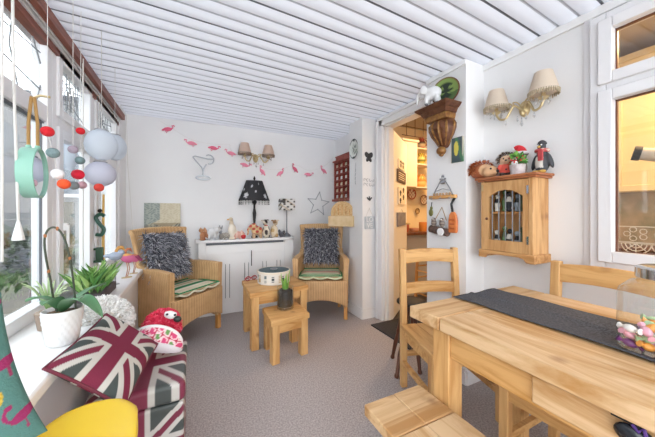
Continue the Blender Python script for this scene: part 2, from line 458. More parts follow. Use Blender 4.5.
# ---- garden windows on the left
def wframe(b, y0, y1, z0, z1, w, x0, x1):
    b.bb(x0, x1, y0, y0 + w, z0, z1); b.bb(x0, x1, y1 - w, y1, z0, z1); b.bb(x0, x1, y0 + w, y1 - w, z0, z0 + w); b.bb(x0, x1, y0 + w, y1 - w, z1 - w, z1)
for i, (y0, y1, sash) in enumerate(((-.35, .74, 0), (.74, 1.87, 0), (1.87, 2.49, .02), (2.49, 3.2, .02))):
    b = B(); w = .055
    wframe(b, y0, y1, .66, 2.04, w, XL - .06, XL); b.bb(XL - .06, XL, y0 + w, y1 - w, 1.59, 1.67)
    if sash:
        wframe(b, y0 + w - .01, y1 - w + .01, 1.655, 2.0, .045, XL - .03, XL + .012); wframe(b, y0 + w - .01, y1 - w + .01, .70, 1.6, .055, XL - .03, XL + .012)
    fr = struct('window_%d' % (i + 1), b, m_upvc, bev=.004)
    p = w + (.03 if sash else 0)
    obj('glass_pane', B().bb(XL - .034, XL - .028, y0 + p, y1 - p, .70 + sash, 1.60), m_glass, fr)
    obj('glass_pane', B().bb(XL - .034, XL - .028, y0 + p, y1 - p, 1.66, 2.0), m_glass, fr)
    g = B(); g.bb(XL - .028, XL - .02, y0 + p + .0, y0 + p + .006, .72, 1.6); g.bb(XL - .028, XL - .02, y1 - p - .006, y1 - p, .72, 1.6)
    g.bb(XL - .03, XL - .012, y0 + p, y1 - p, 1.582, 1.59); g.bb(XL - .03, XL - .012, y0 + p, y1 - p, 1.668, 1.674)
    obj('gasket', g, m_groove, fr)
    # leaded lights in the fanlight: border lines, fanning strips and a flower
    ld = B(); x = XL - .026; yc = (y0 + y1) / 2; hw = (y1 - y0) / 2 - p; zc = 1.835; hh = .15
    for k in range(-3, 4):
        ld.tube([(x, yc + hw * k / 3.2, zc - hh), (x, yc + hw * (k / 3.2 + (.12 if k % 2 else -.12)), zc), (x, yc + hw * k / 3.6, zc + hh)], .0028, 5)
    for zz in (-.09, .09): ld.tube([(x, yc - hw, zc + zz), (x, yc, zc + zz * .5), (x, yc + hw, zc + zz)], .0028, 5)
    for k in range(6):
        a = k * pi / 3; ld.tube([(x, yc + .055 * cos(a) + .028 * cos(t), zc + .055 * sin(a) + .028 * sin(t)) for t in [j * pi / 4 for j in range(8)]], .0026, 5, closed=True)
    obj('leading', ld, m_lead, fr)
    if sash: obj('window_handle', B().bb(XL + .012, XL + .03, y0 + .085, y0 + .105, 1.05, 1.09).bb(XL + .025, XL + .037, y0 + .087, y0 + .103, .96, 1.08), m_white, fr, bev=.003)

# curtain track with two brown battens along the window head
t = thing('curtain_track', 'brown wooden curtain battens with white tracks above the garden windows', 'curtain track', (XL, 1.2, 2.0))
obj('batten', B().bb(.025, .055, -2.2, 2.03, .03, .068), m_brown, t, bev=.003); obj('batten', B().bb(-.03, .012, -2.2, 2.0, -.035, .0), m_brown, t, bev=.003)
obj('soffit_board', B().bb(-.02, .055, -2.2, 2.03, .068, .08), m_brown, t)
for k in range(3): obj('track', B().bb(-.012 + k * .014, -.005 + k * .014, -2.2, 1.95, .005 + k * .011, .068), m_upvc, t)
def cordthing(name, label, cat, pts, r, bob=None, mat=None):
    t = thing(name, label, cat, pts[0]); o0 = Vector(pts[0])
    obj('cord', B().tube([Vector(p) - o0 for p in pts], r, 6), mat or m_cord, t)
    if bob: obj('cord_weight', B().lathe(bob, 12, Vector(pts[-1]) - o0), m_white, t)
    return t
q = P(2, 100, X=-.585); cordthing('blind_cord', 'white blind cord hanging at the far left edge without a weight', 'cord', [(q.x, q.y, 2.06), (q.x, q.y, .98)], .004)
q = P(12, 100, X=-.585); cordthing('blind_cord', 'thick white pull cord ending in a white bell weight before the first window', 'cord', [(q.x, q.y, 2.06), (q.x, q.y + .012, 1.6), (q.x, q.y + .04, 1.12)], .0045, [(.003, 0), (.006, -.01), (.016, -.06), (.018, -.075), (.001, -.078)])
q = P(83, 100, X=-.585); cordthing('blind_cord', 'white cord hanging past the paper lanterns', 'cord', [(q.x, q.y, 2.06), (q.x, q.y, .80)], .004)
q = P(126, 100, X=-.56); cordthing('blind_cord', 'thin grey cord hanging in the back left corner', 'cord', [(q.x, 3.15, 2.06), (q.x + .01, 3.15, 1.6), (q.x + .05, 3.15, .98)], .0025)

# ---- window from this room into the kitchen
b = B(); x0, x1 = XW - .035, XW + .06
b.bb(x0, x1, .60, .66, .87, 2.11); b.bb(x0, x1, -.9, -.84, .87, 2.11); b.bb(x0, x1, -.84, .60, .87, .925); b.bb(x0, x1, -.84, .60, 2.06, 2.11); b.bb(x0, x1, -.84, .60, 1.71, 1.79)
for z0, z1 in ((.91, 1.735), (1.765, 2.075)): wframe(b, -.17, .625, z0, z1, .052, x0 - .015, x1 - .03); wframe(b, -.86, -.17, z0, z1, .052, x0 - .015, x1 - .03)
wk = struct('window_5', b, m_upvc, bev=.004)
for ya, yb in ((-.12, .575), (-.81, -.22)):
    obj('glass_pane', B().bb(XW - .004, XW + .002, ya, yb, .96, 1.685), m_glass, wk); obj('glass_pane', B().bb(XW - .004, XW + .002, ya, yb, 1.815, 2.025), m_glass, wk)
    g = B()
    for za, zb in ((.96, 1.685), (1.815, 2.025)):
        g.bb(XW - .012, XW + .004, yb - .008, yb + .003, za, zb); g.bb(XW - .012, XW + .004, ya, yb, zb - .008, zb + .003); g.bb(XW - .012, XW + .004, ya, yb, za - .003, za + .005)
    obj('gasket', g, m_dark, wk)
struct('trim_5', B().bb(XW + .06, XW + .16, -.9, .66, .88, .91), m_pine)
b = B().bb(XW - .012, XW, .66, .69, .86, 2.14).bb(XW - .03, XW, Y0, .67, .845, .872); struct('trim_6', b, m_upvc)
# lace panel hung low in the kitchen side of the window
b = B()
for k in range(7):
    yc = .53 - k * .1
    for r in (.05, .036, .02): b.tube(arc((yc, 0, 1.0), r, pi, 2 * pi, 10), .0022, 4)
    for a in range(5): b.tube([(yc, 0, 1.0), (yc + .048 * cos(pi + a * pi / 4), 0, 1.0 + .048 * sin(pi + a * pi / 4))], .0018, 4)
    for j in range(5): b.tube(arc((yc + .03 * cos(j * 1.256), 0, 1.045 + .022 * sin(j * 1.256)), .012, 0, 2 * pi, 8), .0016, 4)
b.tube([(.6, 0, 1.005), (-.15, 0, 1.005)], .002, 4); b.tube([(.6, 0, 1.08), (-.15, 0, 1.08)], .002, 4)
o = obj('lace_panel', b, M('lace', 'd9d2c4', .9), loc=(XW + .075, 0, 0), rot=WR); o.rotation_euler.z = pi / 2; tag(o, 'white lace trim across the foot of the kitchen window', 'lace')
# ================================================================== KITCHEN BEHIND THE HOUSE WALL
m_kw = M('kitchen_wall', 'efdcb4', .7); m_kc = M('kitchen_cupboard', 'f0dca8', .45)
KY, KX = 3.2, 3.05
b = B().bb(XW + .1, 4.2, KY, KY + .1, -.06, 2.5).bb(4.1, 4.2, Y0, KY, -.06, 2.5).bb(XW + .1, 4.2, Y0 - .1, Y0, -.06, 2.5)
struct('wall_kitchen', b, m_kw); struct('ceiling_kitchen', B().bb(XW + .1, 4.2, Y0, KY, 2.42, 2.5), M('kitchen_ceiling', 'b5ab9c', .8))
struct('floor_kitchen', B().bb(XW + .05, 4.2, Y0, KY, -.06, -.002), M('kitchen_floor', '3a3534', .4))
# wall cupboards seen through the kitchen window
def cupboard(x, ya, yb, za, zb, label):
    t = thing('wall_cupboard', label, 'cupboard', (x, (ya + yb) / 2, za), WR, 'cream kitchen wall cupboards'); w, h = yb - ya, zb - za
    obj('carcass', B().bb(-w / 2, w / 2, .02, .32, 0, h), m_kc, t)
    n = 2
    for k in range(n):
        xa = -w / 2 + k * w / n + .004; xb = xa + w / n - .008; d = B().bb(xa, xb, 0, .02, .004, h - .004)
        for (p, q_, r, s_) in ((xa, xb, .0, .05), (xa, xb, h - .055, h - .004), (xa, xa + .05, .05, h - .055), (xb - .05, xb, .05, h - .055)): d.bb(p, q_, -.012, 0, r + .004, s_)
        dd_ = obj('door', d, m_kc, t, bev=.003); obj('knob', B().ell((xb - .03 if k == 0 else xa + .03, -.025, .1), .012), m_gold, dd_)
cupboard(2.95, .55, 1.35, 1.30, 2.34, 'cream wall cupboard seen through the left edge of the kitchen window')
cupboard(2.95, -.3, .54, 1.30, 2.34, 'cream wall cupboard hidden partly by the right edge of the photograph in the kitchen window')
b = B()
b.bb(3.02, 3.27, -.4, 1.4, .9, 1.32)
struct('trim_7', b, M('splashback', 'b9a48a', .5, var=(9, '8d8a72')), bev=.002)
t = thing('kitchen_worktop', 'brown worktop under the cream wall cupboards', 'worktop', (2.95, .5, .86)); obj('top', B().bb(-.28, .3, -.9, .9, 0, .04), m_dark, t, bev=.005); obj('base', B().bb(-.2, .3, -.9, .9, -.86, 0), m_kc, t)
# end of the kitchen seen through the doorway
t = thing('wall_cupboard', 'tall cream wall cupboard end seen through the doorway', 'cupboard', (2.72, 2.9, 1.5)); 
obj('carcass', B().bb(-.16, .1, 0, .3, 0, .62), M('cream_panel', 'eadfca', .5), t, bev=.004); obj('cornice', B().bb(-.18, .12, -.02, .3, .62, .65), m_cream, t, bev=.004)
t = thing('pot_rack', 'dark wire pot rack at the top of the doorway view', 'rack', (2.8, 2.85, 2.18)); b = B()
for k in range(4): b.tube([(-.22 + k * .15, 0, 0), (-.22 + k * .15, 0, .24)], .004, 5)
for z in (0, .12): b.tube([(-.3, 0, z), (.35, 0, z)], .005, 5)
obj('wires', b, m_dark, t)
# shelf with jugs, plates on the wall
def jug(px, py, cols, r, h, label):
    q = P(px, py, Y=3.05); t = thing('jug', label, 'jug', q, rnd(-.6, .6), 'jugs on the kitchen shelf')
    o = obj('body', B().lathe([(0, 0), (r * .6, 0), (r, h * .3), (r * .95, h * .5), (r * .6, h * .8), (r * .72, h), (r * .6, h), (r * .5, h * .8)], 18), m_vc, t)
    paint(o, lambda c: cols[int((c.z / h) * 4.99 + .3 * sin(8 * atan2(c.y, c.x))) % len(cols)])
    paint(obj('handle', B().tube(arc((r * .8, 0, h * .55), h * .28, -pi / 2, pi / 2, 8), r * .12, 6), m_vc, t), lambda c: cols[0])
jug(421.5, 149, ['8a2f2a', 'd8c9a8', '3a2a26', 'a04030'], .06, .17, 'red and black jug high in the doorway view'); jug(421, 164, ['e0c860', '5a6a30', 'e8d890', '3a3a20'], .065, .15, 'yellow and green jug on the kitchen shelf'); jug(421, 187, ['e09a40', 'f0d090', 'c87830'], .08, .18, 'big orange jug on the lower kitchen shelf')
for py in (149.5, 165, 187.5):
    q = P(421, py, Y=3.05); o = obj('kitchen_shelf', B().bb(-.18, .2, -.09, .14, -.02, 0), m_cream, loc=(q.x, 3.05, q.z), bev=.003); tag(o, {149.5: 'top cream shelf holding the red jug', 165: 'middle cream shelf holding the yellow jug', 187.5: 'bottom cream shelf holding the orange jug'}[py], 'shelf', 'kitchen shelves')
def plate(loc, rot, r, cols, label, cat='plate', name='decorative_plate', group=None, sq=(1, 1)):
    t = tag(obj(name, B().lathe([(0, 0), (r * .6, 0), (r * .95, .018), (r, .022), (r * .97, .026), (r * .6, .008), (0, .006)], 28, sq=sq), m_vc, loc=loc), label, cat, group)
    bm = bmesh.new(); bm.from_mesh(t.data); bmesh.ops.subdivide_edges(bm, edges=bm.edges[:], cuts=2, use_grid_fill=True); bm.to_mesh(t.data); bm.free()
    t.rotation_euler = (R(90), 0, rot); paint(t, lambda c: cols(c.x / r, c.y / r)); t.data.shade_smooth(); return t
def pf(bg, rim, sp, s=9):
    return lambda u, v: rim if hypot(u, v) > .82 else (sp if sin(u * s + 1) * sin(v * s) > .35 else bg)
q = P(411, 194, Y=3.185); plate(q, 0, .085, pf('e8d8c0', 'b05a40', '9a4a38'), 'larger red patterned plate on the kitchen wall', group='plates on the kitchen wall')
q = P(423, 200, Y=3.185); plate(q, 0, .08, pf('f0e0c0', '8a6040', 'c08050'), 'cream plate with brown rim on the kitchen wall', group='plates on the kitchen wall')
q = P(416.5, 211, Y=3.185); plate(q, 0, .045, pf('c0a070', '7a6040', '5a5a40', 14), 'little olive plate lowest on the kitchen wall', group='plates on the kitchen wall')
q = P(406, 232, Y=2.97)
t = thing('kitchen_counter', 'dark topped kitchen counter at the end of the doorway view', 'counter', (2.95, 2.9, 0)); obj('top', B().bb(-.5, .7, -.12, .3, .84, .875), m_dark, t, bev=.004); obj('base', B().bb(-.48, .7, -.02, .3, 0, .84), M('counter_base', 'b9b3ad', .5), t); obj('drawer', B().bb(.1, .6, -.045, -.02, .68, .82), m_pinex, t, bev=.004)
for (px, r, h, c, lb, nm) in ((405.5, .05, .11, 'a8563e', 'terracotta mug on the left of the kitchen counter', 'mug'), (414, .07, .05, 'c98f70', 'shallow pink bowl in the middle of the kitchen counter', 'bowl'), (423, .06, .13, 'd98a3c', 'orange canister on the right of the kitchen counter', 'canister')):
    q = P(px, 229, Y=2.93); tag(obj(nm, B().lathe([(0, 0), (r * .8, 0), (r, h * .6), (r * .95, h), (r * .85, h), (r * .8, .02), (0, .015)], 18), M('kit_' + nm, c, .4), loc=(q.x, 2.93, .875)), lb, nm)
t = thing('kitchen_stool', 'orange wooden stool standing behind the door opening', 'stool', (2.62, 2.45, 0)); obj('seat', B().bb(-.15, .15, -.15, .15, .6, .64), m_pinex, t, bev=.01)
for sx in (-.12, .12):
    for sy in (-.12, .12): obj('leg', B().cyl((sx * 1.15, sy * 1.15, 0), (sx, sy, .6), .02, .018), m_pinez, t)
b = B()
for z in (.2, .34, .48):
    for s_ in (-.125, .125): b.cyl((-.125, s_, z), (.125, s_, z), .01); b.cyl((s_, -.125, z - .05), (s_, .125, z - .05), .01)
obj('rung', b, m_pine, t)
for i, loc in enumerate(((2.9, 2.3, 2.3), (2.5, .3, 2.3))):
    ld = bpy.data.lights.new('kitchen_lamp', 'AREA'); ld.shape = 'DISK'; ld.size = .5; ld.energy = (15, 13)[i]; ld.color = (1, .60, .27)
    lo = bpy.data.objects.new('kitchen_lamp', ld); COL.objects.link(lo); lo.location = loc
    t = tag(obj('kitchen_ceiling_light', B().lathe([(.28, 0), (.28, .05), (.1, .11), (.001, .11)], 24), m_white, loc=(loc[0], loc[1], loc[2] + .005)), ('round white ceiling light by the kitchen end wall', 'round white ceiling light before the cream cupboards')[i], 'ceiling light')
q = P(637.5, 153.5, X=2.25); t = thing('spot_lamp', 'grey tube lamp with a black end seen through the kitchen window', 'lamp', q, 0)
obj('tube', B().cyl((0, 0, 0), (.06, -.16, -.045), .034, .04, 18), M('tube_grey', 'c2bdb4', .4), t); obj('rim', B().cyl((-.006, .016, .0045), (.004, -.012, -.003), .04, .04, 18), m_black, t)
obj('wall_arm', B().tube([(.06, -.16, -.045), (.35, -.2, .05), (.699, -.2, .05)], .012, 8), m_black, t)
# ================================================================== DINING CORNER
t = thing('dining_table', 'long rustic pine dining table with a dark runner along its middle', 'dining table', (0, 0, 0))
b = B(); tx0, tx1, ty0, ty1 = .822, 1.546, -.95, .89; n = 5
for k in range(n):
    w_ = (tx1 - tx0) / n; b.bb(tx0 + k * w_ + .002, tx0 + (k + 1) * w_ - .002, ty0 + .15, ty1 - .155, .708, .755 - .0008 * (k % 2))
obj('seam_backing', B().bb(tx0 + .01, tx1 - .01, ty0 + .05, ty1 - .05, .706, .72), m_dark, t)  # dark board added under the planks so the gaps between them look shaded
obj('tabletop', b, m_table, t, bev=.003)
obj('breadboard_end', B().bb(tx0, tx1, ty1 - .15, ty1, .708, .755), m_tablex, t, bev=.004); obj('breadboard_end', B().bb(tx0, tx1, ty0, ty0 + .148, .708, .755), m_tablex, t, bev=.004)
for x0_, x1_, ye in ((.86, .935, 0), (1.45, 1.525, .072)):
    for y0_, y1_ in ((.725 + ye, .80 + ye), (-.86, -.785)): obj('leg', B().bb(x0_, x1_, y0_, y1_, 0, .708), m_oakz, t, bev=.004)
obj('apron', B().bb(.868, .892, -.785, .725, .60, .708), m_pine, t, bev=.003); obj('apron', B().bb(1.49, 1.514, -.785, .725, .62, .708), m_pine, t)
obj('apron', B().bb(.935, 1.45, .75, .774, .60, .708), m_pinex, t, bev=.003); obj('apron', B().bb(.935, 1.45, -.835, -.81, .60, .708), m_pinex, t)
d = obj('drawer', B().bb(.852, .869, -.35, .44, .618, .702), m_table, t, bev=.003)
# bauble hanging on the drawer
q = P(629, 424, X=.835); t = thing('bauble', 'black oval bauble with a purple ribbon on the table side', 'bauble', (.845, q.y, q.z - .012)); o0 = (0, 0, 0)
obj('ball', B().ell((-.005, .0, -.012), (.012, .026, .021)), M('glossy_black', '22262c', .15), t); obj('cord', B().tube([(0, .03, .012), (-.004, .012, .014), (-.002, -.01, .012), (.0, -.03, .0), (.0, -.022, -.02)], .004, 6), m_black, t)
obj('ribbon', B().tube([(-.006, -.004, .012), (-.01, -.014, .004), (-.004, -.02, .014), (-.004, -.024, -.006)], .004, 6), M('purple', '5a3a86', .6), t)
# bench
t = thing('bench', 'long rustic pine bench pulled up to the near side of the table', 'bench', (0, 0, 0)); bx0, bx1, by1 = .572, .842, .858
b = B(); b.bb(bx0, (bx0 + bx1) / 2 - .001, -1.0, by1 - .174, .395, .435); b.bb((bx0 + bx1) / 2 + .001, bx1, -1.0, by1 - .174, .395, .4345)
obj('seat', b, m_table, t, bev=.003); obj('breadboard_end', B().bb(bx0, (bx0 + bx1) / 2 - .0004, by1 - .17, by1, .395, .435).bb((bx0 + bx1) / 2 + .0004, bx1, by1 - .17, by1, .395, .4355), m_tablex, t, bev=.004)
for x_ in (bx0 + .03, bx1 - .085):
    for y_ in (.72, -.9): obj('leg', B().bb(x_, x_ + .055, y_, y_ + .055, 0, .395), m_oakz, t, bev=.003)
for x_ in (bx0 + .035, bx1 - .055): obj('apron', B().bb(x_, x_ + .02, -.845, .72, .32, .395), m_pine, t)
# ladder back chairs
def ladder_chair(loc, rot, label):
    t = thing('ladder_back_chair', label, 'dining chair', loc, rot, 'ladder back chairs at the table'); w = .21
    for s in (-1, 1):
        x = s * (w - .02)
        pr = [(.2, 0), (.2, .42), (.205, .6), (.225, .905)]
        b = B(); b.rings([[Vector((x - .02, y - .018, z)), Vector((x + .02, y - .018, z)), Vector((x + .02, y + .018, z)), Vector((x - .02, y + .018, z))] for y, z in pr]); obj('back_leg', b, m_oakz, t, bev=.004)
        obj('front_leg', B().bb(s * .2 - .02, s * .2 + .02, -.2, -.16, 0, .395), m_oakz, t, bev=.004)
        obj('side_rail', B().bb(s * .195 - .011, s * .195 + .011, -.17, .19, .33, .395), m_oak, t); obj('stretcher', B().bb(s * .195 - .011, s * .195 + .011, -.17, .19, .15, .18), m_oak, t)
    for z0, z1, bow, y_ in ((.80, .89, .016, .214), (.60, .675, .012, .203)):
        def rail(u, v, z0=z0, z1=z1, bow=bow, y_=y_):
            x = (u - .5) * 2 * (w - .038); k = 1 - (x / w) ** 2
            return Vector((x, y_ + .012 * k, z0 + bow * k + (z1 - z0 - .004 + bow * .1 * k) * v))
        obj('back_rail', B().grid(rail, 14, 3), m_oak, t, solid=.022, bev=.003)
    obj('front_rail', B().bb(-.18, .18, -.19, -.168, .33, .395), m_oak, t); obj('back_stretcher', B().bb(-.17, .17, .19, .21, .2, .23), m_oak, t)
    b = B()
    for k in range(4): b.bb(-.225 + k * .1125, -.114 + k * .1125, -.215, .178, .395, .42)
    obj('seat', b, m_pine, t, bev=.006); return t
ladder_chair((1.375, 1.165, 0), R(-17), 'ladder back pine chair at the head of the table by the doorway')
ladder_chair((1.42, .545, 0), R(-90), 'ladder back pine chair tucked behind the table under the kitchen window')
# dark stool behind the chair
t = thing('turned_stool', 'dark wooden stool with splayed turned legs behind the ladder back chair', 'stool', (1.49, 1.60, 0))
obj('seat', B().lathe([(0, .45), (.09, .45), (.105, .46), (.105, .475), (.09, .485), (0, .487)], 24), m_black, t)
def turned(a, c): 
    a, c = Vector(a), Vector(c); pr = [(0, .013), (.03, .017), (.06, .012), (.12, .013), (.3, .017), (.45, .012), (.5, .016), (.55, .012), (.8, .016), (1, .013)]
    return B().tube([a.lerp(c, z) for z, r in pr], [r for z, r in pr], 10)
for fx, fy in ((-.225, -.10), (-.04, -.135), (.12, .1), (-.08, .12)):
    k = Vector((fx, fy, 0)).normalized() * .05
    obj('leg', turned((fx, fy, 0), (k.x, k.y, .45)), m_dark, t)
tag(obj('door_mat', B().bb(1.62, 2.15, 1.6, 2.31, .0, .012), m_mat, bev=.003), 'dark mat lying in the kitchen doorway', 'mat')
# runner
def run(u, v):
    x = 1.075 + .30 * u + .006 * sin(v * 9) ; y = .882 - 1.6 * v
    return Vector((x, y, .7575 + .0035 * (1 + sin(u * 9 + 5 * sin(v * 6)) * sin(v * 14 + 2 * u)) + .006 * exp(-((u - .42 - .1 * sin(v * 8)) / .05) ** 2)))
tag(obj('table_runner', B().grid(run, 40, 90), M('runner_cloth', '37383d', .85, var=(160, '5d5f66'), bump=(240, .6)), solid=.002, ang=180), 'charcoal woven runner lying along the dining table', 'table runner')
# sweet jar
jc = Vector((1.178, .26, .766)); t = thing('sweet_jar', 'square shouldered glass jar of sweets with a silver lid', 'jar', jc, R(8))
def sq(r, z, n=40, e=5): return [Vector((r * cos(a) / (abs(cos(a)) ** e + abs(sin(a)) ** e) ** (1 / e), r * sin(a) / (abs(cos(a)) ** e + abs(sin(a)) ** e) ** (1 / e), z)) for a in (2 * pi * j / n for j in range(n))]
b = B(); b.rings([sq(.085, .0), sq(.098, .006), sq(.1, .02), sq(.1, .15), sq(.097, .168), sq(.085, .18), sq(.07, .186, e=2.5), sq(.066, .195, e=2), sq(.066, .21, e=2)], cap=False); b.face(b.bm.verts[:40])
obj('glass', b, m_jar, t); obj('lid', B().lathe([(0, .232), (.06, .232), (.07, .226), (.07, .2), (.066, .2)], 32), m_chrome, t)
obj('hinge_wire', B().tube([(-.072, .02, .2), (-.085, .0, .2), (-.088, .0, .17), (-.07, -.02, .17)], .003, 6), m_chrome, t)
sw = []
for nm, c in (('pink', 'e8a8b8'), ('white', 'eeeae6'), ('orange', 'f0a24a'), ('lilac', 'b9a2cc'), ('green', 'a9c79a'), ('purple', '6a3270')):
    b = B(); b.ell((0, 0, 0), (.017, .012, .011), n=10, k=6); b.cyl((.015, 0, 0), (.027, 0, 0), .003, .009, 7); b.cyl((-.015, 0, 0), (-.027, 0, 0), .003, .009, 7)
    o = obj('sweet', b, M('sweet_' + nm, c, .35)); sw.append((nm, o))
first = set()
for k in range(63):
    lay = k // 21; j = k % 21; gx, gy = (j % 5 - 2) * .034, (j // 5 - 2) * .037
    nm, o = sw[(k * 7 + k // 5) % 5 if not (lay == 0 and gx < -.06) else (2, 5, 0, 2, 5)[j // 5]]
    if nm in first: o = o.copy(); COL.objects.link(o)
    first.add(nm); o.location = jc + rotm(R(8)) @ Vector((max(-.07, min(.07, gx + rnd(-.005, .005))), max(-.07, min(.07, gy + rnd(-.005, .005))), .016 + lay * .021 + rnd(0, .004)))
    o.rotation_euler = (rnd(-.5, .5), rnd(-.5, .5), rnd(0, 6)); tag(o, nm + ' wrapped sweet inside the glass jar on the table', 'sweet', nm + ' sweets in the jar')

# ================================================================== NEST TABLES
def nest(name, label, pts, z, leg):
    c = sum((Vector((x, y, 0)) for x, y in pts), Vector()) / 4; a, bq, cq, dq = [Vector((x, y, 0)) - c for x, y in pts]
    t = thing(name, label, 'side table', c, 0); b = B()
    b.rings([[p + Vector((0, 0, z - .042)) for p in (a, bq, cq, dq)], [p + Vector((0, 0, z)) for p in (a, bq, cq, dq)]]); obj('tabletop', b, m_oak, t, bev=.004)
    dirx = (cq - bq).normalized(); rot = atan2(dirx.y, dirx.x)
    for p in (a, bq, cq, dq):
        q = p - p.normalized() * (leg * .95); obj('leg', B().box(q + Vector((0, 0, (z - .042) / 2)), (leg, leg, z - .042), rot), m_oakz, t, bev=.003)
    for p, q in ((a, bq), (bq, cq), (cq, dq), (dq, a)):
        e = (p + q) / 2 * .86; v = q - p; obj('apron', B().box(e + Vector((0, 0, z - .075)), (v.length * .7, .018, .066), atan2(v.y, v.x)), m_oak, t)
    return t
nest('oak_side_table', 'larger oak side table of the nest carrying the round box', [(.43, 2.78), (.42, 2.30), (.955, 2.345), (.945, 2.745)], .48, .062)
nest('oak_side_table', 'smaller oak side table in front carrying the glass vase', [(.53, 2.345), (.522, 2.014), (.849, 2.06), (.845, 2.38)], .335, .06)
# round box
t = thing('round_box', 'round white patterned box with a dark teal top on the larger oak table', 'box', (.70, 2.60, .481)); 
o = obj('drum', B().lathe([(0, 0), (.148, 0), (.152, .004)] + [(.152, .004 + .1 * k / 14) for k in range(1, 15)] + [(.152, .112), (.145, .112), (.145, .03), (0, .03)], 120), m_vc, t)
def drumc(c):
    a = atan2(c.y, c.x) * 14 / pi; k = floor(a); f = a - k
    if hypot(c.x, c.y) < .149: return 'cfcac0'
    if .025 < c.z < .085 and .15 < f < .85 and sin(k * 2.7) > -.3: return ('2d3a3e', 'b7975a', '6c7a7c')[int(abs(k)) % 3] if (int(c.z * 220 + k) % 3) else 'e4e0d8'
    return 'e4e0d8'
paint(o, drumc)
obj('lid', B().lathe([(0, .1), (.145, .1), (.145, .116), (.05, .119), (0, .12)], 48), M('teal_lid', '3f5f66', .5, var=(30, '2c4650')), t); obj('rim', B().lathe([(.144, .1), (.156, .1), (.157, .114), (.152, .118), (.144, .116)], 60), m_cream, t)
obj('ring_handle', B().tube(arc((0, 0, .124), .03, 0, 2 * pi, 18, 'xy')[:-1], .006, 6, closed=True), m_silver, t)
# red glasses
q = P(250, 280, Z=.481); t = thing('spectacles', 'red framed glasses lying folded on the larger oak table', 'glasses', (q.x + .005, q.y - .03, .486), R(20)); mr = M('red_frame', 'b02a34', .3)
b = B()
for s in (-1, 1): b.tube(arc((s * .033, 0, .02), .026, 0, 2 * pi, 16, sq=.75)[:-1], .004, 6, closed=True)
b.tube([(-.008, 0, .024), (0, 0, .027), (.008, 0, .024)], .0035, 6); obj('front_frame', b, mr, t)
for s in (-1, 1): obj('temple', B().tube([(s * .06, 0, .026), (s * .058, .02, .026), (-s * .03, .03 + .006 * s, .012), (-s * .06, .03, .002)], .003, 6), mr, t); obj('lens', B().lathe([(0, -.0005), (.023, -.0005), (.023, .0005), (0, .0005)], 16, (s * .033, 0, .02), (R(90), 0, 0)), m_dgl, t)
# vase with hyacinth shoots
q = P(286, 309, Z=.336); t = thing('glass_vase', 'straight glass vase of dark soil and green shoots on the smaller oak table', 'vase', (q.x, q.y + .02, .337))
obj('glass', B().lathe([(0, .0), (.068, .0), (.07, .004), (.07, .185), (.067, .185), (.066, .006), (0, .006)], 32), m_jar, t)
obj('soil', B().lathe([(0, .024), (.064, .024), (.0645, .09), (.064, .15), (.04, .165), (0, .16)], 24), M('soil', '2b2826', .95, var=(60, '45403c'), bump=(120, .8)), t)
b = B()
for k in range(22): a = rnd(0, 6.28); r = sqrt(rnd(0, 1)) * .055; b.ell((r * cos(a), r * sin(a), .015 + rnd(0, .004)), (.008, .007, .006), n=7, k=5)
obj('pebbles', b, M('pebble', 'e2cfc4', .5), t)
for k in range(6):
    a = k * 1.05; x, y = .018 * cos(a), .018 * sin(a); L = (.17, .14, .1, .15, .12, .09)[k]
    def blade(u, v, x=x, y=y, a=a, L=L): return Vector((x + .02 * u * cos(a) + .012 * (v - .5) * (1 - u ** 3) * -sin(a) * 2, y + .02 * u * sin(a) + .012 * (v - .5) * (1 - u ** 3) * cos(a) * 2, .15 + L * u))
    paint(obj('shoot', B().grid(blade, 8, 3), m_leaf, t, solid=.004), lambda c: mixc('5f8f3a', '9cc25a', min(1, max(0, (c.z - .15) * 7))))

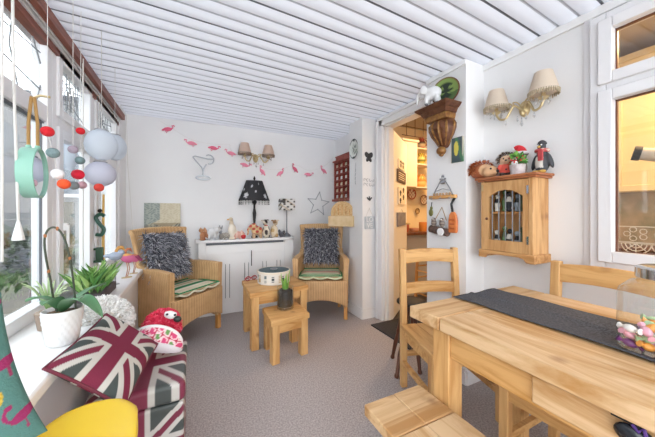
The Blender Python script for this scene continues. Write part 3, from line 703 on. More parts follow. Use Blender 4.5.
# ================================================================== WICKER ARMCHAIRS
def armchair(loc, rot, label, furlabel, padlabel, furtilt, padcols, flare):
    t = thing('wicker_armchair', label, 'armchair', loc, rot, 'pair of wicker armchairs'); wf, wb, dp = .262, .215, .44
    za, zs = .655, .42
    def side(s):
        def f(u, v):      # u along depth front->back, v around profile: a closed thick panel
            y = dp * u; x = wf + (wb - wf) * u; top = za + .012 * sin(u * pi) + (.06 * max(0, u - .8) / .2); bot = .13 + .05 * sin(pi * u) ** 2
            th = .026; roll = .034
            a = 2 * pi * v; z = bot + (top - bot) * (.5 + .5 * cos(a)); side_ = sin(a)
            k = 1 if abs(side_) > .3 else abs(side_) / .3; ww = th + (roll - th) * max(0, (z - top + .08) / .08)
            return Vector((s * (x + .012 * ((z - .13) / .53)) + ww * (1 if side_ > 0 else -1) * k ** .5, y, z))
        b = B(); rs = []
        for i in range(15): rs.append([f(i / 14, j / 28) for j in range(28)])
        return b.rings(rs)
    for s in (-1, 1):
        obj('side_panel', side(s), m_wicker, t, ang=60)
        obj('leg', B().bb(s * (wf + .004) - .02, s * (wf + .004) + .02, -.0, .04, 0, .17), m_pinez, t, bev=.004); obj('leg', B().bb(s * wb - .018, s * wb + .018, dp - .05, dp - .012, 0, .17), m_pinez, t, bev=.004)
    def front(u, v):
        x = (u - .5) * 2 * (wf + .02); bot = .14 + .075 * (1 - (2 * u - 1) ** 2); return Vector((x, -.008 - .012 * (1 - (2 * u - 1) ** 2), bot + (zs - bot) * v))
    obj('front_apron', B().grid(front, 20, 6), m_wicker, t, solid=.03, bev=.008)
    obj('seat_deck', B().bb(-wf + .02, wf - .02, 0, dp - .03, zs - .035, zs), m_wicker, t)
    def back(u, v):
        k = 2 * u - 1; z = .14 + (.985 - .14) * v; wid = wb + .02 + .085 * flare * max(0, (v - .35) / .65) ** 1.3
        lean = .015 + .13 * max(0, v - .25) ** 1.3; curve = -.055 * k * k * min(1, v * 1.4)
        return Vector((k * wid, dp - .02 + lean + curve, z - .012 * k * k * v))
    obj('backrest', B().grid(back, 22, 22), m_wicker, t, solid=.034, bev=.01, ang=60)
    b = B(); b.tube([back(i / 20, 1.0) for i in range(21)], .021, 8); obj('top_rail', b, m_wicker, t)
    W = t.matrix_world = Matrix.Translation(Vector(loc)) @ Matrix.Rotation(rot, 4, 'Z')
    # seat pad
    p = thing('seat_pad', padlabel, 'cushion', W @ Vector((0, .16, zs + .036)), rot, 'crocheted seat pads')
    b = B(); hw, hd = .218, .185
    def pad(side):
        def g(u, v):
            a, c = 2 * u - 1, 2 * v - 1; k = (max(0, 1 - a ** 6) * max(0, 1 - c ** 6)) ** .4; return Vector((a * hw, c * hd, side * .03 * k))
        return g
    b.grid(pad(1), 40, 40); b.grid(pad(-1), 40, 40); bmesh.ops.remove_doubles(b.bm, verts=b.bm.verts, dist=1e-5); o = obj('pad', b, m_fab, p, ang=180)
    paint(o, lambda c: padcols[int((c.y / hd * .5 + .5) * 11.99)] if c.z > 0.004 else 'b99a78')
    b = B(); pts = []
    for k in range(96):
        f = k / 96 * 4; e = int(f); q = (f - e) * 2 - 1; x, y = ((q * hw, -hd), (hw, q * hd), (-q * hw, hd), (-hw, -q * hd))[e]; sc = abs(sin(k * pi / 8)); pts.append((x * 1.03, y * 1.03, .006 - .02 * sc))
    b.tube(pts, .009, 6, closed=True); paint(obj('scalloped_edge', b, m_fab, p), lambda c: padcols[12])
    b = B(); pts2 = [(x * 1.0, y * 1.0, .02) for x, y, z in pts]; b.tube(pts2, .006, 6, closed=True); paint(obj('piping', b, m_fab, p), lambda c: '3f8a5c')
    # shaggy cushion standing against the back
    q = thing('shaggy_cushion', furlabel, 'cushion', W @ Vector((furtilt[1], .325, zs + .335)), (R(-15), furtilt[0], rot), 'shaggy grey cushions'); pf_ = pillow_fn(.41, .42, .12, .02)
    pillow('cover', .40, .41, .10, m_fab, q, lambda u, v, y: '55555c', 16)
    def smp():
        u, v = rnd(.02, .98), rnd(.02, .98); s = -1 if rnd(0, 1) < .8 else 1; g = pf_(s); p_ = g(u, v)
        return p_, Vector((.7 * (u - .5) * 2 * abs(2 * u - 1) ** 2, s * 1.0, .7 * (v - .5) * 2 * abs(2 * v - 1) ** 2 - .25)).normalized()
    fur_on('shag', smp, 3400, .048, ['5a5b64', '85868f', 'a2a3ab', 'c2c3ca', '6c6d78', 'dcdce2', '3a3b42', '90919a'], q, .0045)
    return t
padA = ['d9cfb6', 'd9cfb6', 'e8e0cc', '3f8a5c', '3f8a5c', 'e3dac4', 'd3b98e', 'e3dac4', '4f9a6a', 'e6dfcc', 'd9cfb6', 'd9cfb6', 'e6e0c8']
padB = ['dfe0bc', '4f9060', 'e6e2c4', 'c8a58a', 'e0dcc0', 'b8706a', 'e4e0c8', '4f9060', 'dfe0bc', 'c9b594', 'e4e0c8', '4f9060', 'dfe3bb']
armchair((.045, 2.74, 0), R(43.0), 'wicker armchair in the corner by the window sill', 'shaggy grey cushion on the armchair by the window', 'cream seat pad with green stripes on the armchair by the window', (R(2), -.055), padA, .6)
armchair((1.225, 2.665, 0), R(-26.0), 'wicker armchair beside the door pier and radiator cover', 'shaggy grey cushion on the armchair beside the door pier', 'green scalloped seat pad on the armchair beside the door pier', (0, 0), padB, .35)

# ================================================================== NEAR LEFT: TRUNK, CUSHIONS, YELLOW CHAIR
ox0, ox1, oy0, oy1, oz = -.375, -.035, 1.35, 1.80, .415
t = thing('storage_trunk', 'padded storage trunk printed with a worn union flag', 'trunk', (0, 0, 0))
def fbox(name, x0, x1, y0, y1, z0, z1, r, fn):
    b = B(); n = 70; cx, cy, cz = (x0 + x1) / 2, (y0 + y1) / 2, (z0 + z1) / 2
    for ax in range(3):
        for s in (0, 1):
            def g(u, v, ax=ax, s=s):
                q = [u, v]; q.insert(ax, s); p = Vector((x0 + (x1 - x0) * q[0], y0 + (y1 - y0) * q[1], z0 + (z1 - z0) * q[2]))
                c = Vector((min(max(p.x, x0 + r), x1 - r), min(max(p.y, y0 + r), y1 - r), min(max(p.z, z0 + r), z1 - r))); d = p - c
                return c + d.normalized() * r if d.length > 1e-6 else p
            b.grid(g, n, n)
    bmesh.ops.remove_doubles(b.bm, verts=b.bm.verts, dist=1e-5); o = obj(name, b, m_vin, t, ang=60); paint(o, fn); return o
sx, sy = (ox1 - ox0) / 2, (oy1 - oy0) / 2; ocx, ocy = (ox0 + ox1) / 2, (oy0 + oy1) / 2
fbox('lid', ox0 - .006, ox1 + .006, oy0 - .006, oy1 + .006, oz - .085, oz, .022, lambda c: ujack((c.y - ocy) / sy * .95, (c.x - ocx) / sx * .95))
fbox('body', ox0, ox1, oy0, oy1, .004, oz - .088, .012, lambda c: ujack((c.x - ocx) / sx, (c.z - .15) / .15) if abs(c.x - ocx) < sx - .004 else ujack((c.y - ocy) / sy, (c.z - .15) / .15))
# union flag cushion leaning from the sill on to the trunk
ua = Vector((.7594, -.0719, -.6467)).normalized(); va = Vector((.1083, .994, .0166)).normalized(); va = (va - ua * va.dot(ua)).normalized(); nn = ua.cross(va)
rot = Matrix((va, -nn, -ua)).transposed().to_euler()      # local x = long side, local z = short side (up the slope)
t = thing('flag_cushion', 'union flag cushion leaning between the window sill and the trunk', 'cushion', (-.277, 1.33, .598), rot)
pillow('cover', .45, .265, .085, m_fab, t, lambda u, v, y: ujack(u, v), 90, pinch=.05)
b = B(); f = pillow_fn(.45, .265, .085, .05)(1); b.tube([f(k / 20, 0) for k in range(20)] + [f(1, k / 14) for k in range(14)] + [f(1 - k / 20, 1) for k in range(20)] + [f(0, 1 - k / 14) for k in range(14)], .005, 6, closed=True); obj('piping', b, M('piping_maroon', '6e2a3c', .8), t)
# white fluffy cushion on the sill
t = thing('fluffy_cushion', 'white fluffy cushion lying on the sill behind the flag cushion', 'cushion', (-.37, 1.66, .645), (R(8), R(34), 0))
blob('cover', [((0, 0, 0), (.10, .15, .05))], m_cream, t, .012)
def smp():
    a, z = rnd(0, 6.28), rnd(-.3, 1); r = sqrt(max(0, 1 - z * z)); d = Vector((r * cos(a), r * sin(a), z)); return Vector((d.x * .10, d.y * .15, d.z * .05)), Vector((d.x, d.y, d.z * 2)).normalized()
fur_on('fluff', smp, 2600, .028, ['f0f0ee', 'e6e6e4', 'dcdcda', 'f8f8f6'], t, .006)
# plush bird with a flowered pouch
t = thing('plush_bird', 'bright pink plush bird with white beak patch and flowered wings on the trunk', 'soft toy', (-.2, 1.70, oz + .02), (0, R(16), R(-12)))
t.scale = (1.02, 1.02, 1.0)
def birdc(c):
    return 'e0405c'
blob('body', [((.01, .045, .09), (.085, .075, .085)), ((.03, .05, .15), (.06, .055, .05))], VC('plush', .95, (300, .8), .1), t, .006, birdc)
def smp2():
    a, z = rnd(0, 6.28), rnd(-.2, 1); r = sqrt(max(0, 1 - z * z)); d = Vector((r * cos(a), r * sin(a), z)); return Vector((.015 + d.x * .083, .047 + d.y * .074, .1 + d.z * .09)), d
fur_on('pile', smp2, 1100, .018, ['e0405c', 'ea5570', 'd63452', 'f07088'], t, .004)
def pouch(u, v):
    a = (u - .5) * pi; w_ = .118 * sin(a); ca = max(0.0, cos(a)); hgt = .105 * ca ** .8; return Vector((w_ - .02, -.045 - .035 * sin(pi * v) * cos(a) - .05 * (1 - v) * cos(a), .008 + hgt * v))
def flow(c):
    q = (c.z - .008) / max(.02, .105 * (1 - min(1, abs(c.x + .02) / .12) ** 2) ** .5)
    if q < .5: return 'e3dde0'
    if q > .92: return 'e8e4e4'
    s = sin(c.x * 95) * sin(c.z * 110 + c.x * 40)
    return 'd8507c' if s > .45 else '6f9a5a' if s < -.6 else 'c03a58' if abs(s) < .12 else 'f0d0d4'
o = obj('wing', B().grid(pouch, 60, 40), m_fab, t, (.052, -.005, .035), solid=.012); paint(o, flow)
b = B(); b.ell((.045, -.005, .19), (.03, .022, .02)); obj('beak_patch', b, m_white, t); b = B(); b.ell((.085, -.012, .178), (.02, .017, .016)); obj('beak', b, M('dark_green_black', '1f2a26', .4), t)
for s, x in ((0, .03), (1, .065)): e = obj('eye', B().ell((x, -.022 + .01 * s, .2), .011), m_white, t); obj('pupil', B().ell((x + .004, -.031 + .01 * s, .2), .006), m_black, e)
# yellow chair with flamingo cushion
t = thing('yellow_chair', 'bright yellow moulded seat with rounded back edge in the near left corner', 'chair', (-.255, .86, 0), R(4))
def seat(u, v):
    a, c = 2 * u - 1, 2 * v - 1; e = (abs(a) ** 3 + abs(c) ** 3)
    return Vector((a * .125 * sqrt(1 - .36 * c * c), c * .21 * sqrt(1 - .36 * a * a), .565 - .012 * (1 - min(1, e)) - .03 * max(0, e - 1)))
obj('seat', B().grid(seat, 24, 24), m_yellow, t, solid=.02, subs=1, bev=0)
for x in (-.09, .09):
    for y in (-.14, .14): obj('leg', B().cyl((x * 1.1, y * 1.25, 0), (x, y, .555), .014, .017), m_pinez, t)
up = Vector((-.2, -.05, .97)).normalized(); ra = Vector((.93, .36, .0)); ra = (ra - up * up.dot(ra)).normalized(); yv = up.cross(ra)
fc = Vector((-.2647, .753, .705)) - ra * .2 + up * .15
t = thing('flamingo_cushion', 'teal cushion printed with pink flamingos and yellow pineapples', 'cushion', fc, Matrix((ra, yv, up)).transposed().to_euler())
def flam(u, v, y):
    def rot_(u, v, a): return u * cos(a) - v * sin(a), u * sin(a) + v * cos(a)
    for k in range(60):
        cx = -1.12 + .27 * (k % 8) + (.13 if (k // 8) % 2 else 0); cy = -.92 + .36 * (k // 8); dx, dy = (u - cx) / .115, (v - cy) / .155
        if (k + k // 8) % 2 == 0:
            if (dx / .75) ** 2 + ((dy - .2 * dx) / .42) ** 2 < 1 : return '8a2f5a'
            if abs(dx + .75 + .2 * sin(dy * 3)) < .12 and -.1 < dy < 1.1: return '8a2f5a'
            if (dx + .6) ** 2 + (dy - 1.1) ** 2 < .05: return '8a2f5a'
            if abs(dx - .05) < .06 and -1.3 < dy < -.3: return '8a3a5a'
        else:
            if (dx / .5) ** 2 + (dy / .75) ** 2 < 1: return 'a38c30' if int((dx + dy) * 6) % 2 else 'b8a24a'
            if abs(dx) < .4 * (1.5 - dy) and .7 < dy < 1.4: return '4f9a3a'
    return '4f7670'
pillow('cover', .40, .30, .09, m_fab, t, flam, 190)
# ================================================================== RADIATOR COVER AND WHAT STANDS ON IT
rx0, rx1, rz = .055, 1.13, .838
t = thing('radiator_cover', 'white radiator cover with slotted front against the back wall', 'radiator cover', (0, YB, 0))
b = B(); fy = -.165; n = 7
b.bb(rx0, rx0 + .07, fy, fy + .018, 0, rz - .03); b.bb(rx1 - .11, rx1, fy, fy + .018, 0, rz - .03); b.bb(rx0 + .07, rx1 - .11, fy, fy + .018, rz - .16, rz - .06); b.bb(rx0 + .07, rx1 - .11, fy, fy + .018, .0, .12)
b.bb(rx0, rx0 + .018, fy + .018, 0, 0, rz - .03); b.bb(rx1 - .018, rx1, fy + .018, 0, 0, rz - .03)
obj('frame', b, m_trim, t, bev=.002)
b = B(); xs = [rx0 + .07, rx0 + .2, rx0 + .4, rx0 + .62, rx0 + .82, rx1 - .11]
sl = []
for k in range(5):
    xc = (xs[k] + xs[k + 1]) / 2; sl += [xc - .022, xc + .022]
edges = [xs[0]] + sum([[x - .004, x + .004] for x in sl], []) + [xs[-1]]
for k in range(0, len(edges), 2): b.bb(edges[k], edges[k + 1], fy + .004, fy + .016, .12, rz - .16)
for k in range(1, len(edges) - 1, 2): b.bb(edges[k], edges[k + 1], fy + .004, fy + .016, .12, .17); b.bb(edges[k], edges[k + 1], fy + .004, fy + .016, .56, rz - .16)
obj('slotted_panel', b, m_trim, t); obj('radiator', B().bb(rx0 + .06, rx1 - .06, -.10, -.04, .1, .7), M('radiator_grey', '8d8f94', .5), t)
obj('door_pull', B().bb(.615, .622, fy - .012, fy + .004, .52, .70), m_charc, t); obj('vent_gap', B().bb(rx0 + .075, rx1 - .12, fy + .006, fy + .014, rz - .058, rz - .03), m_groove, t)
def shelf(k):
    return [Vector((x, fy - .035 * (1 if rx0 + .02 < x < rx1 - .02 else .3), k)) for x in (rx0 - .02, rx0 + .08, rx1 - .08, rx1 + .01)]
b = B(); zz = rz - .03
pr = [(rx0 - .03, 0), (rx0 - .03, fy + .0), (rx0 + .02, fy - .03), (rx1 - .02, fy - .03), (rx1 + .02, fy + .0), (rx1 + .02, 0)]
b.rings([[Vector((x, y, zz)) for x, y in pr], [Vector((x, y, rz)) for x, y in pr]]); obj('shelf_top', b, m_trim, t, bev=.006)
# black lamp with fringed shade
SYY = YB - .09
def onshelf(px): return P(px, 236, Y=SYY).x
t = thing('table_lamp', 'black lamp with patterned black shade and beaded fringe on the radiator cover', 'lamp', (onshelf(255), SYY + .035, rz))
obj('stand', B().lathe([(0, 0), (.04, 0), (.04, .012), (.02, .03), (.012, .06), (.02, .09), (.012, .12), (.014, .2), (.022, .3), (.012, .36), (.012, .40), (.026, .425), (.03, .44), (.01, .455), (.006, .7), (.014, .72), (.003, .75)], 20), m_black, t)
o = obj('shade', B().lathe([(.186, .455)] + [(.186 - (.186 - .098) * (k / 20) ** .9, .46 + .235 * k / 20) for k in range(21)] + [(.094, .695), (.18, .457)], 100, sq=(1, .42)), m_vc, t)
def shc(c):
    a = atan2(c.y / .42, c.x); z = c.z - .46
    for (aa, z0, r) in ((-2.3, .05, .035), (-1.9, .16, .02), (-1.5, .10, .014), (-.75, .045, .03), (-1.2, .19, .012), (-2.75, .12, .02)):
        dx = (a - aa) * .17; dz = z - z0; an = atan2(dz, dx)
        if hypot(dx, dz) < r * (.55 + .45 * abs(cos(2.5 * an))): return 'c4c4c8'
    return '2b2b2f' if z < .225 else '4c4c50'
paint(o, shc)
b = B()
for k in range(28):
    a = 2 * pi * k / 28; x, y = .182 * cos(a), .182 * .42 * sin(a)
    for z in (.448, .428, .408): b.ell((x, y, z), (.0045, .0045, .007), n=5, k=4)
o = obj('bead_fringe', b, m_black, t)
# small lamp with patterned shade
t = thing('table_lamp', 'small grey lamp with a black and white patterned square shade', 'lamp', (onshelf(287), SYY + .01, rz))
obj('stand', B().lathe([(0, 0), (.055, 0), (.05, .02), (.012, .05), (.007, .08), (.007, .34), (.004, .46)], 16), M('pewter', '74757a', .4, .5), t)
def sq4(w, z): return [Vector((x * w, y * w * .8, z)) for x, y in ((-1, -1), (-.33, -1), (.33, -1), (1, -1), (1, -.33), (1, .33), (1, 1), (.33, 1), (-.33, 1), (-1, 1), (-1, .33), (-1, -.33))]
b = B(); b.rings([sq4(.088, .335 + .012 * k) for k in range(13)], cap=False); bmesh.ops.subdivide_edges(b.bm, edges=b.bm.edges[:], cuts=3, use_grid_fill=True)
o = obj('shade', b, m_vc, t); paint(o, lambda c: '3d3a38' if (hypot(c.x + .06, c.z - .45) < .03 or sin(c.x * 70 + 2) * sin(c.z * 95 + c.y * 40) > .45) else ('b9a890' if sin(c.x * 40 + c.z * 60) > .85 else 'd8d6d2'))
# figurines along the radiator cover
def fig(name, label, cat, px, ells, fn, vox=.004, rot=0, mat=None):
    q = Vector((onshelf(px), SYY - .055, rz)); t = thing(name, label, cat, q, rot, 'ornaments on the radiator cover')
    t.scale = (1.36, 1.2, 1.34); return t, blob('body', ells, mat or m_vc, t, vox, fn)
fig('squirrel_figurine', 'little brown squirrel ornament at the left end of the radiator cover', 'figurine', 202.5, [((0, 0, .035), (.022, .022, .036)), ((-.012, -.006, .082), (.018, .016, .017)), ((-.016, 0, .1), (.005, .005, .012)), ((.026, .008, .06), (.014, .014, .05), (0, -.3, 0)), ((-.016, -.016, .045), (.008, .014, .008)), ((0, -.01, .008), (.026, .03, .009))], lambda c: 'a8714e' if c.z < .07 and c.x > -.01 else 'c08e68')
t, o = fig('elephant_figurine', 'white elephant ornament next to the squirrel', 'figurine', 212, [((0, 0, .065), (.042, .03, .035)), ((.04, -.005, .085), (.024, .022, .026)), ((-.024, -.014, .025), (.011, .011, .028)), ((.022, -.016, .025), (.011, .011, .028)), ((-.024, .014, .025), (.011, .011, .028)), ((.022, .014, .025), (.011, .011, .028)), ((.03, -.026, .088), (.02, .006, .024)), ([(.06, -.005, .082), (.072, -.005, .06), (.07, -.005, .03), (.078, -.005, .02)], [.011, .009, .007, .006], 't')], lambda c: 'd6d6d6' if c.z > .02 else 'b8b8bc')
fig('rabbit_figurine', 'grey rabbit ornament between the white elephant and the goose', 'figurine', 221, [((0, 0, .03), (.02, .022, .03)), ((-.008, -.006, .068), (.016, .015, .015)), ((-.014, 0, .1), (.006, .006, .026)), ((.004, 0, .1), (.006, .006, .026), (0, .2, 0))], lambda c: '7d7f84' if c.z > .05 else '8e8a84')
fig('sheep_figurine', 'small pale stone sheep ornament before the goose', 'figurine', 226, [((0, 0, .036), (.032, .022, .024)), ((-.032, -.004, .046), (.014, .012, .013)), ((-.016, -.01, .01), (.007, .007, .014)), ((.016, -.01, .01), (.007, .007, .014)), ((-.016, .01, .01), (.007, .007, .014)), ((.016, .01, .01), (.007, .007, .014))], lambda c: '9a958c' if sin(c.x * 300) * sin(c.z * 300) > -.2 else 'b5b0a6', vox=.003)
fig('goose_figurine', 'tall cream goose ornament left of the black lamp', 'figurine', 231.5, [((0, 0, .075), (.034, .03, .06)), ((-.006, 0, .13), (.018, .017, .04)), ((-.01, -.004, .172), (.017, .016, .016)), ((-.032, -.006, .168), (.014, .007, .006)), ((.026, 0, .05), (.022, .02, .03)), ((0, 0, .01), (.03, .028, .012))], lambda c: 'd8a860' if c.x < -.026 and c.z > .155 else ('e9dfcf' if c.z < .13 else 'd5c3a8'))
fig('pig_figurine', 'pink pig ornament beside the red apple', 'figurine', 237, [((0, 0, .038), (.042, .026, .03)), ((.034, -.004, .045), (.02, .02, .022)), ((.054, -.008, .042), (.008, .01, .009)), ((-.022, -.012, .012), (.009, .009, .016)), ((.018, -.012, .012), (.009, .009, .016)), ((-.022, .012, .012), (.009, .009, .016)), ((.018, .012, .012), (.009, .009, .016)), ((.03, -.012, .068), (.008, .005, .01))], lambda c: 'd9a594' if sin(c.x * 160) > -.4 else 'e6c4b4')
t = thing('red_apple', 'shiny red apple ornament on the radiator cover', 'ornament', (onshelf(242.5), SYY - .07, rz), 0, 'ornaments on the radiator cover')
obj('fruit', B().lathe([(.0, .004), (.014, 0), (.028, .018), (.03, .032), (.022, .046), (.008, .047), (0, .04)], 20), M('apple_red', 'c02a2e', .25), t); obj('stem', B().tube([(0, 0, .04), (.003, 0, .056)], .0025, 6), m_dark, t)
t, o = fig('elephant_figurine', 'red and gold patterned elephant ornament before the lamp stand', 'figurine', 255, [((.01, 0, .068), (.05, .034, .04)), ((-.036, -.01, .10), (.026, .024, .028)), ((-.02, -.03, .106), (.024, .007, .03)), ((-.02, .026, .106), (.022, .007, .028)), ((-.018, -.016, .026), (.014, .014, .03)), ((.04, -.016, .026), (.014, .014, .03)), ((-.018, .016, .026), (.014, .014, .03)), ((.04, .016, .026), (.014, .014, .03)), ([(-.056, -.01, .1), (-.07, -.012, .075), (-.068, -.012, .045), (-.078, -.012, .03)], [.012, .01, .008, .007], 't')], lambda c: ('b84a3c' if sin(c.x * 110 + 1) * sin(c.z * 130) > .1 else 'd9b98c') if c.z > .045 else 'c9a988')
fig('cow_figurine', 'black and white cow ornament sitting with a red collar', 'figurine', 265, [((0, 0, .06), (.034, .032, .06)), ((-.012, -.014, .14), (.024, .024, .026)), ((-.022, -.034, .13), (.014, .014, .013)), ((-.034, 0, .155), (.014, .006, .008)), ((.012, 0, .16), (.014, .006, .008)), ((-.018, -.026, .02), (.012, .02, .02)), ((.018, -.026, .02), (.012, .02, .02)), ((-.016, -.024, .06), (.009, .009, .04)), ((.014, -.024, .06), (.009, .009, .04))], lambda c: 'b24a3a' if .108 < c.z < .117 else ('3a322e' if sin(c.x * 95 + 2) * sin(c.z * 62 + c.y * 50) > .25 or c.z > .158 else 'dcd2c0'))
fig('cow_figurine', 'cream cow ornament with brown face sitting beside the spotted one', 'figurine', 273, [((0, 0, .058), (.034, .032, .058)), ((.008, -.012, .138), (.024, .024, .026)), ((.01, -.034, .128), (.014, .014, .013)), ((-.018, 0, .156), (.014, .006, .008)), ((.034, 0, .156), (.014, .006, .008)), ((-.018, -.026, .02), (.012, .02, .02)), ((.018, -.026, .02), (.012, .02, .02)), ((-.016, -.024, .06), (.009, .009, .04)), ((.014, -.024, .06), (.009, .009, .04))], lambda c: '8a6a48' if c.z > .13 and c.x < .012 else ('c9a878' if sin(c.x * 80) * sin(c.z * 70) > .4 else 'dccbb0'))
fig('hen_figurine', 'dark grey hen ornament at the foot of the small lamp', 'figurine', 280, [((0, 0, .03), (.026, .02, .024)), ((-.018, 0, .056), (.012, .011, .018)), ((.026, 0, .048), (.012, .008, .016)), ((0, 0, .006), (.016, .016, .007))], lambda c: '55555a')

# ================================================================== BACK WALL
def onwall(px, py, wall='back', off=0.0):
    q = P(px, py, Y=YB) if wall == 'back' else P(px, py, X=XW) if wall == 'house' else P(px, py, X=XP)
    return Vector((q.x, YB - off, q.z)) if wall == 'back' else Vector(((XW if wall == 'house' else XP) - off, q.y, q.z))
q0, q1 = onwall(144.5, 203), onwall(180.5, 236)
t = thing('canvas_picture', 'pale landscape canvas behind the window side armchair', 'picture', (q0.x, YB, q1.z)); w_, h_ = q1.x - q0.x, q0.z - q1.z
b = B(); b.grid(lambda u, v: Vector((u * w_, -.03, v * h_)), 60, 50); b.bb(0, w_, -.0295, -.001, 0, h_)
o = obj('canvas', b, m_fab, t)
def cv(c):
    u, v = c.x / w_, c.z / h_; n_ = sin(u * 37 + 3 * sin(v * 21)) * sin(v * 44 + 2 * sin(u * 17)); m_ = sin(u * 90) * sin(v * 80 + u * 30)
    if v < .34 + .05 * sin(u * 8): return '5d584c' if m_ > .35 and u > .3 else ('8f9088' if n_ > 0 else 'b9b4a0')
    if u < .42 and v > .3 + .5 * u: return '8f9894' if n_ > .1 else 'aab0a8'
    if v < .40: return 'a89c84'
    return 'c6bca2' if n_ > .2 else 'd0c8b2'
paint(o, cv)
# martini glass of wire
t = thing('wire_martini_glass', 'white wire outline of a martini glass on the back wall', 'wall light', onwall(203.5, 168)); s_ = .0105
def wl(pts): return [((x - 203.5) * s_, -.018, (168 - y) * s_) for x, y in pts]
b = B(); b.tube(wl([(193, 157), (195, 156), (208, 158), (213, 158)]), .007, 6); b.tube(wl([(193, 157), (196, 161), (202, 168), (203, 172), (203, 177)]), .007, 6); b.tube(wl([(206.5, 164), (204, 168), (203, 172)]), .007, 6)
b.tube([(-.005 + .075 * cos(a), -.022, -.115 + .022 * sin(a)) for a in [k * pi / 10 for k in range(20)]], .007, 6, closed=True); obj('glass_outline', b, m_silver, t)
obj('citrus_slice', B().tube(wl([(209 + 5 * cos(a), 158.5 + 5 * sin(a)) for a in [-2.2 + k * .5 for k in range(9)]]), .007, 6), m_silver, t)
obj('wall_clip', B().cyl((0, -.02, 0), (0, 0, 0), .005), m_white, t)
# flamingo garland
FL = [(168, 128.5), (191, 142.5), (214, 147.5), (230.5, 152.5), (245.5, 164.5), (262.5, 171), (280, 172.5), (295, 168.5), (308.5, 174), (323.5, 170)]
g0 = onwall(168, 126); t = thing('flamingo_garland', 'string of pink paper flamingos swagged across the back wall', 'garland', (g0.x, YB, g0.z))
def gl(px, py, off=.008): q = onwall(px, py); return Vector((q.x - g0.x, -off, q.z - g0.z))
obj('string', B().tube(spline([gl(x, y) for x, y in [(160, 121), (168, 126), (191, 139.5), (214, 144.5), (229, 144.5), (231, 150), (245.5, 161), (262.5, 168), (280, 169.5), (295, 165), (308.5, 170.5), (323.5, 166.5), (334, 157)]], 5), .0016, 5), m_cord, t)
m_pink = M('flamingo_pink', 'e88aa2', .6); m_pink2 = M('flamingo_deep', 'd9607f', .6)
for k, (x, y) in enumerate(FL):
    b = B(); f = 1 if k % 2 else -1
    b.ell((0, 0, -.01), (.042, .006, .022), (0, .35 * f, 0), 12, 6); b.ell((.03 * f, 0, -.022), (.03, .005, .012), (0, .7 * f, 0), 10, 5)
    b.tube([(-.03 * f, 0, 0), (-.045 * f, 0, .02), (-.032 * f, 0, .038), (-.048 * f, 0, .045), (-.06 * f, 0, .036)], [.008, .006, .006, .008, .003], 6)
    b.tube([(0, 0, -.025), (.004 * f, 0, -.055)], .003, 5); b.tube([(.012 * f, 0, -.022), (.02 * f, 0, -.04), (.006 * f, 0, -.045)], .003, 5)
    obj('flamingo', b, m_pink2 if k in (0, 2, 7) else m_pink, t, gl(x, y, .01), (0, R((10, -20, 30, -15, 40, 25, -10, 20, 30, 10)[k]), 0))
# star of wire
t = thing('wire_star', 'grey wire five pointed star on the back wall', 'star', onwall(318, 204)); b = B(); pts = []
for k in range(10):
    a = pi / 2 + k * pi / 5 - .12; r = (.165, .075)[k % 2]; pts.append((r * cos(a), -.012, r * sin(a)))
for k in range(10): b.tube([pts[k], pts[(k + 1) % 10]], .0045, 6)
obj('outline', b, m_silver, t); b = B()
for k in range(10): b.ell(pts[k], .008, n=8, k=5)
obj('joints', b, m_silver, t)
# wall lights
m_cry = GLASS('crystal', (.92, .93, .95), .3, .9, .05)
def cdrop(t, x, y, z, s=1): obj('crystal_drop', B().lathe([(0, -.014 * s), (.007 * s, -.004 * s), (.002 * s, .014 * s), (.004 * s, .02 * s), (.001, .026 * s)], 8), m_cry, t, (x, y, z))
def wall_light(loc, rot, label, S, tassel, cols):
    t = thing('wall_light', label, 'wall light', loc, rot, 'candle wall lights')
    obj('backplate', B().lathe([(0, 0), (.05, 0), (.045, .012), (.028, .02), (.02, .03), (0, .034)], 20, rot=(R(90), 0, 0), sq=(.8, 1.25)).ell((0, -.03, -.03), (.016, .016, .03)), m_gold, t)
    for s in (-1, 1):
        pts = spline([(0, -.03, -.02), (s * .045, -.05, .03), (s * .075, -.06, -.01), (s * .1, -.07, -.055), (s * .14, -.08, -.05), (s * .165, -.085, -.005)], 6)
        a = obj('arm', B().tube(pts, .0085, 8).tube(spline([(0, -.03, .0), (s * .03, -.04, .05), (s * .06, -.045, .06), (s * .05, -.045, .035)], 5), .005, 6), m_gold, t); x, y = s * .165, -.085
        obj('candle_cup', B().lathe([(0, -.01), (.012, -.008), (.034, .012), (.03, .016), (.014, .014), (.012, .07), (0, .07)], 16, (x, y, 0)), m_gold, a)
        sh = obj('shade', B().lathe([(.087, .042), (.089, .045), (.082, .075), (.062, .15), (.053, .185), (.05, .185), (.078, .075), (.084, .046)], 32, (x, y, 0)), TRANSL('shade_' + label[:12] + str(s), cols[0], .35), t)
        b = B()
        for k in range(40):
            an = 2 * pi * k / 40; px, py = x + .088 * cos(an), y + .088 * sin(an)
            b.cyl((px, py, .052), (px, py, .024 - .006 * (k % 2)), .005, .003, 5)
        obj('fringe', b, M('fringe' + label[:9] + str(s), cols[1], .8), sh)
        for k in range(5): an = k * 1.256; cdrop(t, x + .04 * cos(an), y + .04 * sin(an), -.02, 1.2)
        cdrop(t, s * .1, -.07, -.09, 1.5)
        obj('scroll', B().tube(spline([(s * .05, -.055, .02), (s * .075, -.06, .055), (s * .095, -.065, .05), (s * .09, -.062, .03)], 5), .005, 6), m_gold, a)
    cdrop(t, 0, -.04, -.115, 1.8); cdrop(t, -.03, -.04, -.08, 1.2); cdrop(t, .03, -.04, -.08, 1.2)
    t.scale = (S, S, S); return t
wall_light(onwall(255.5, 158.5) + Vector((0, -.002, 0)), 0, 'gold two arm wall light with pink fringed shades on the back wall', .86, False, ('e0c8b8', '8d7f70'))
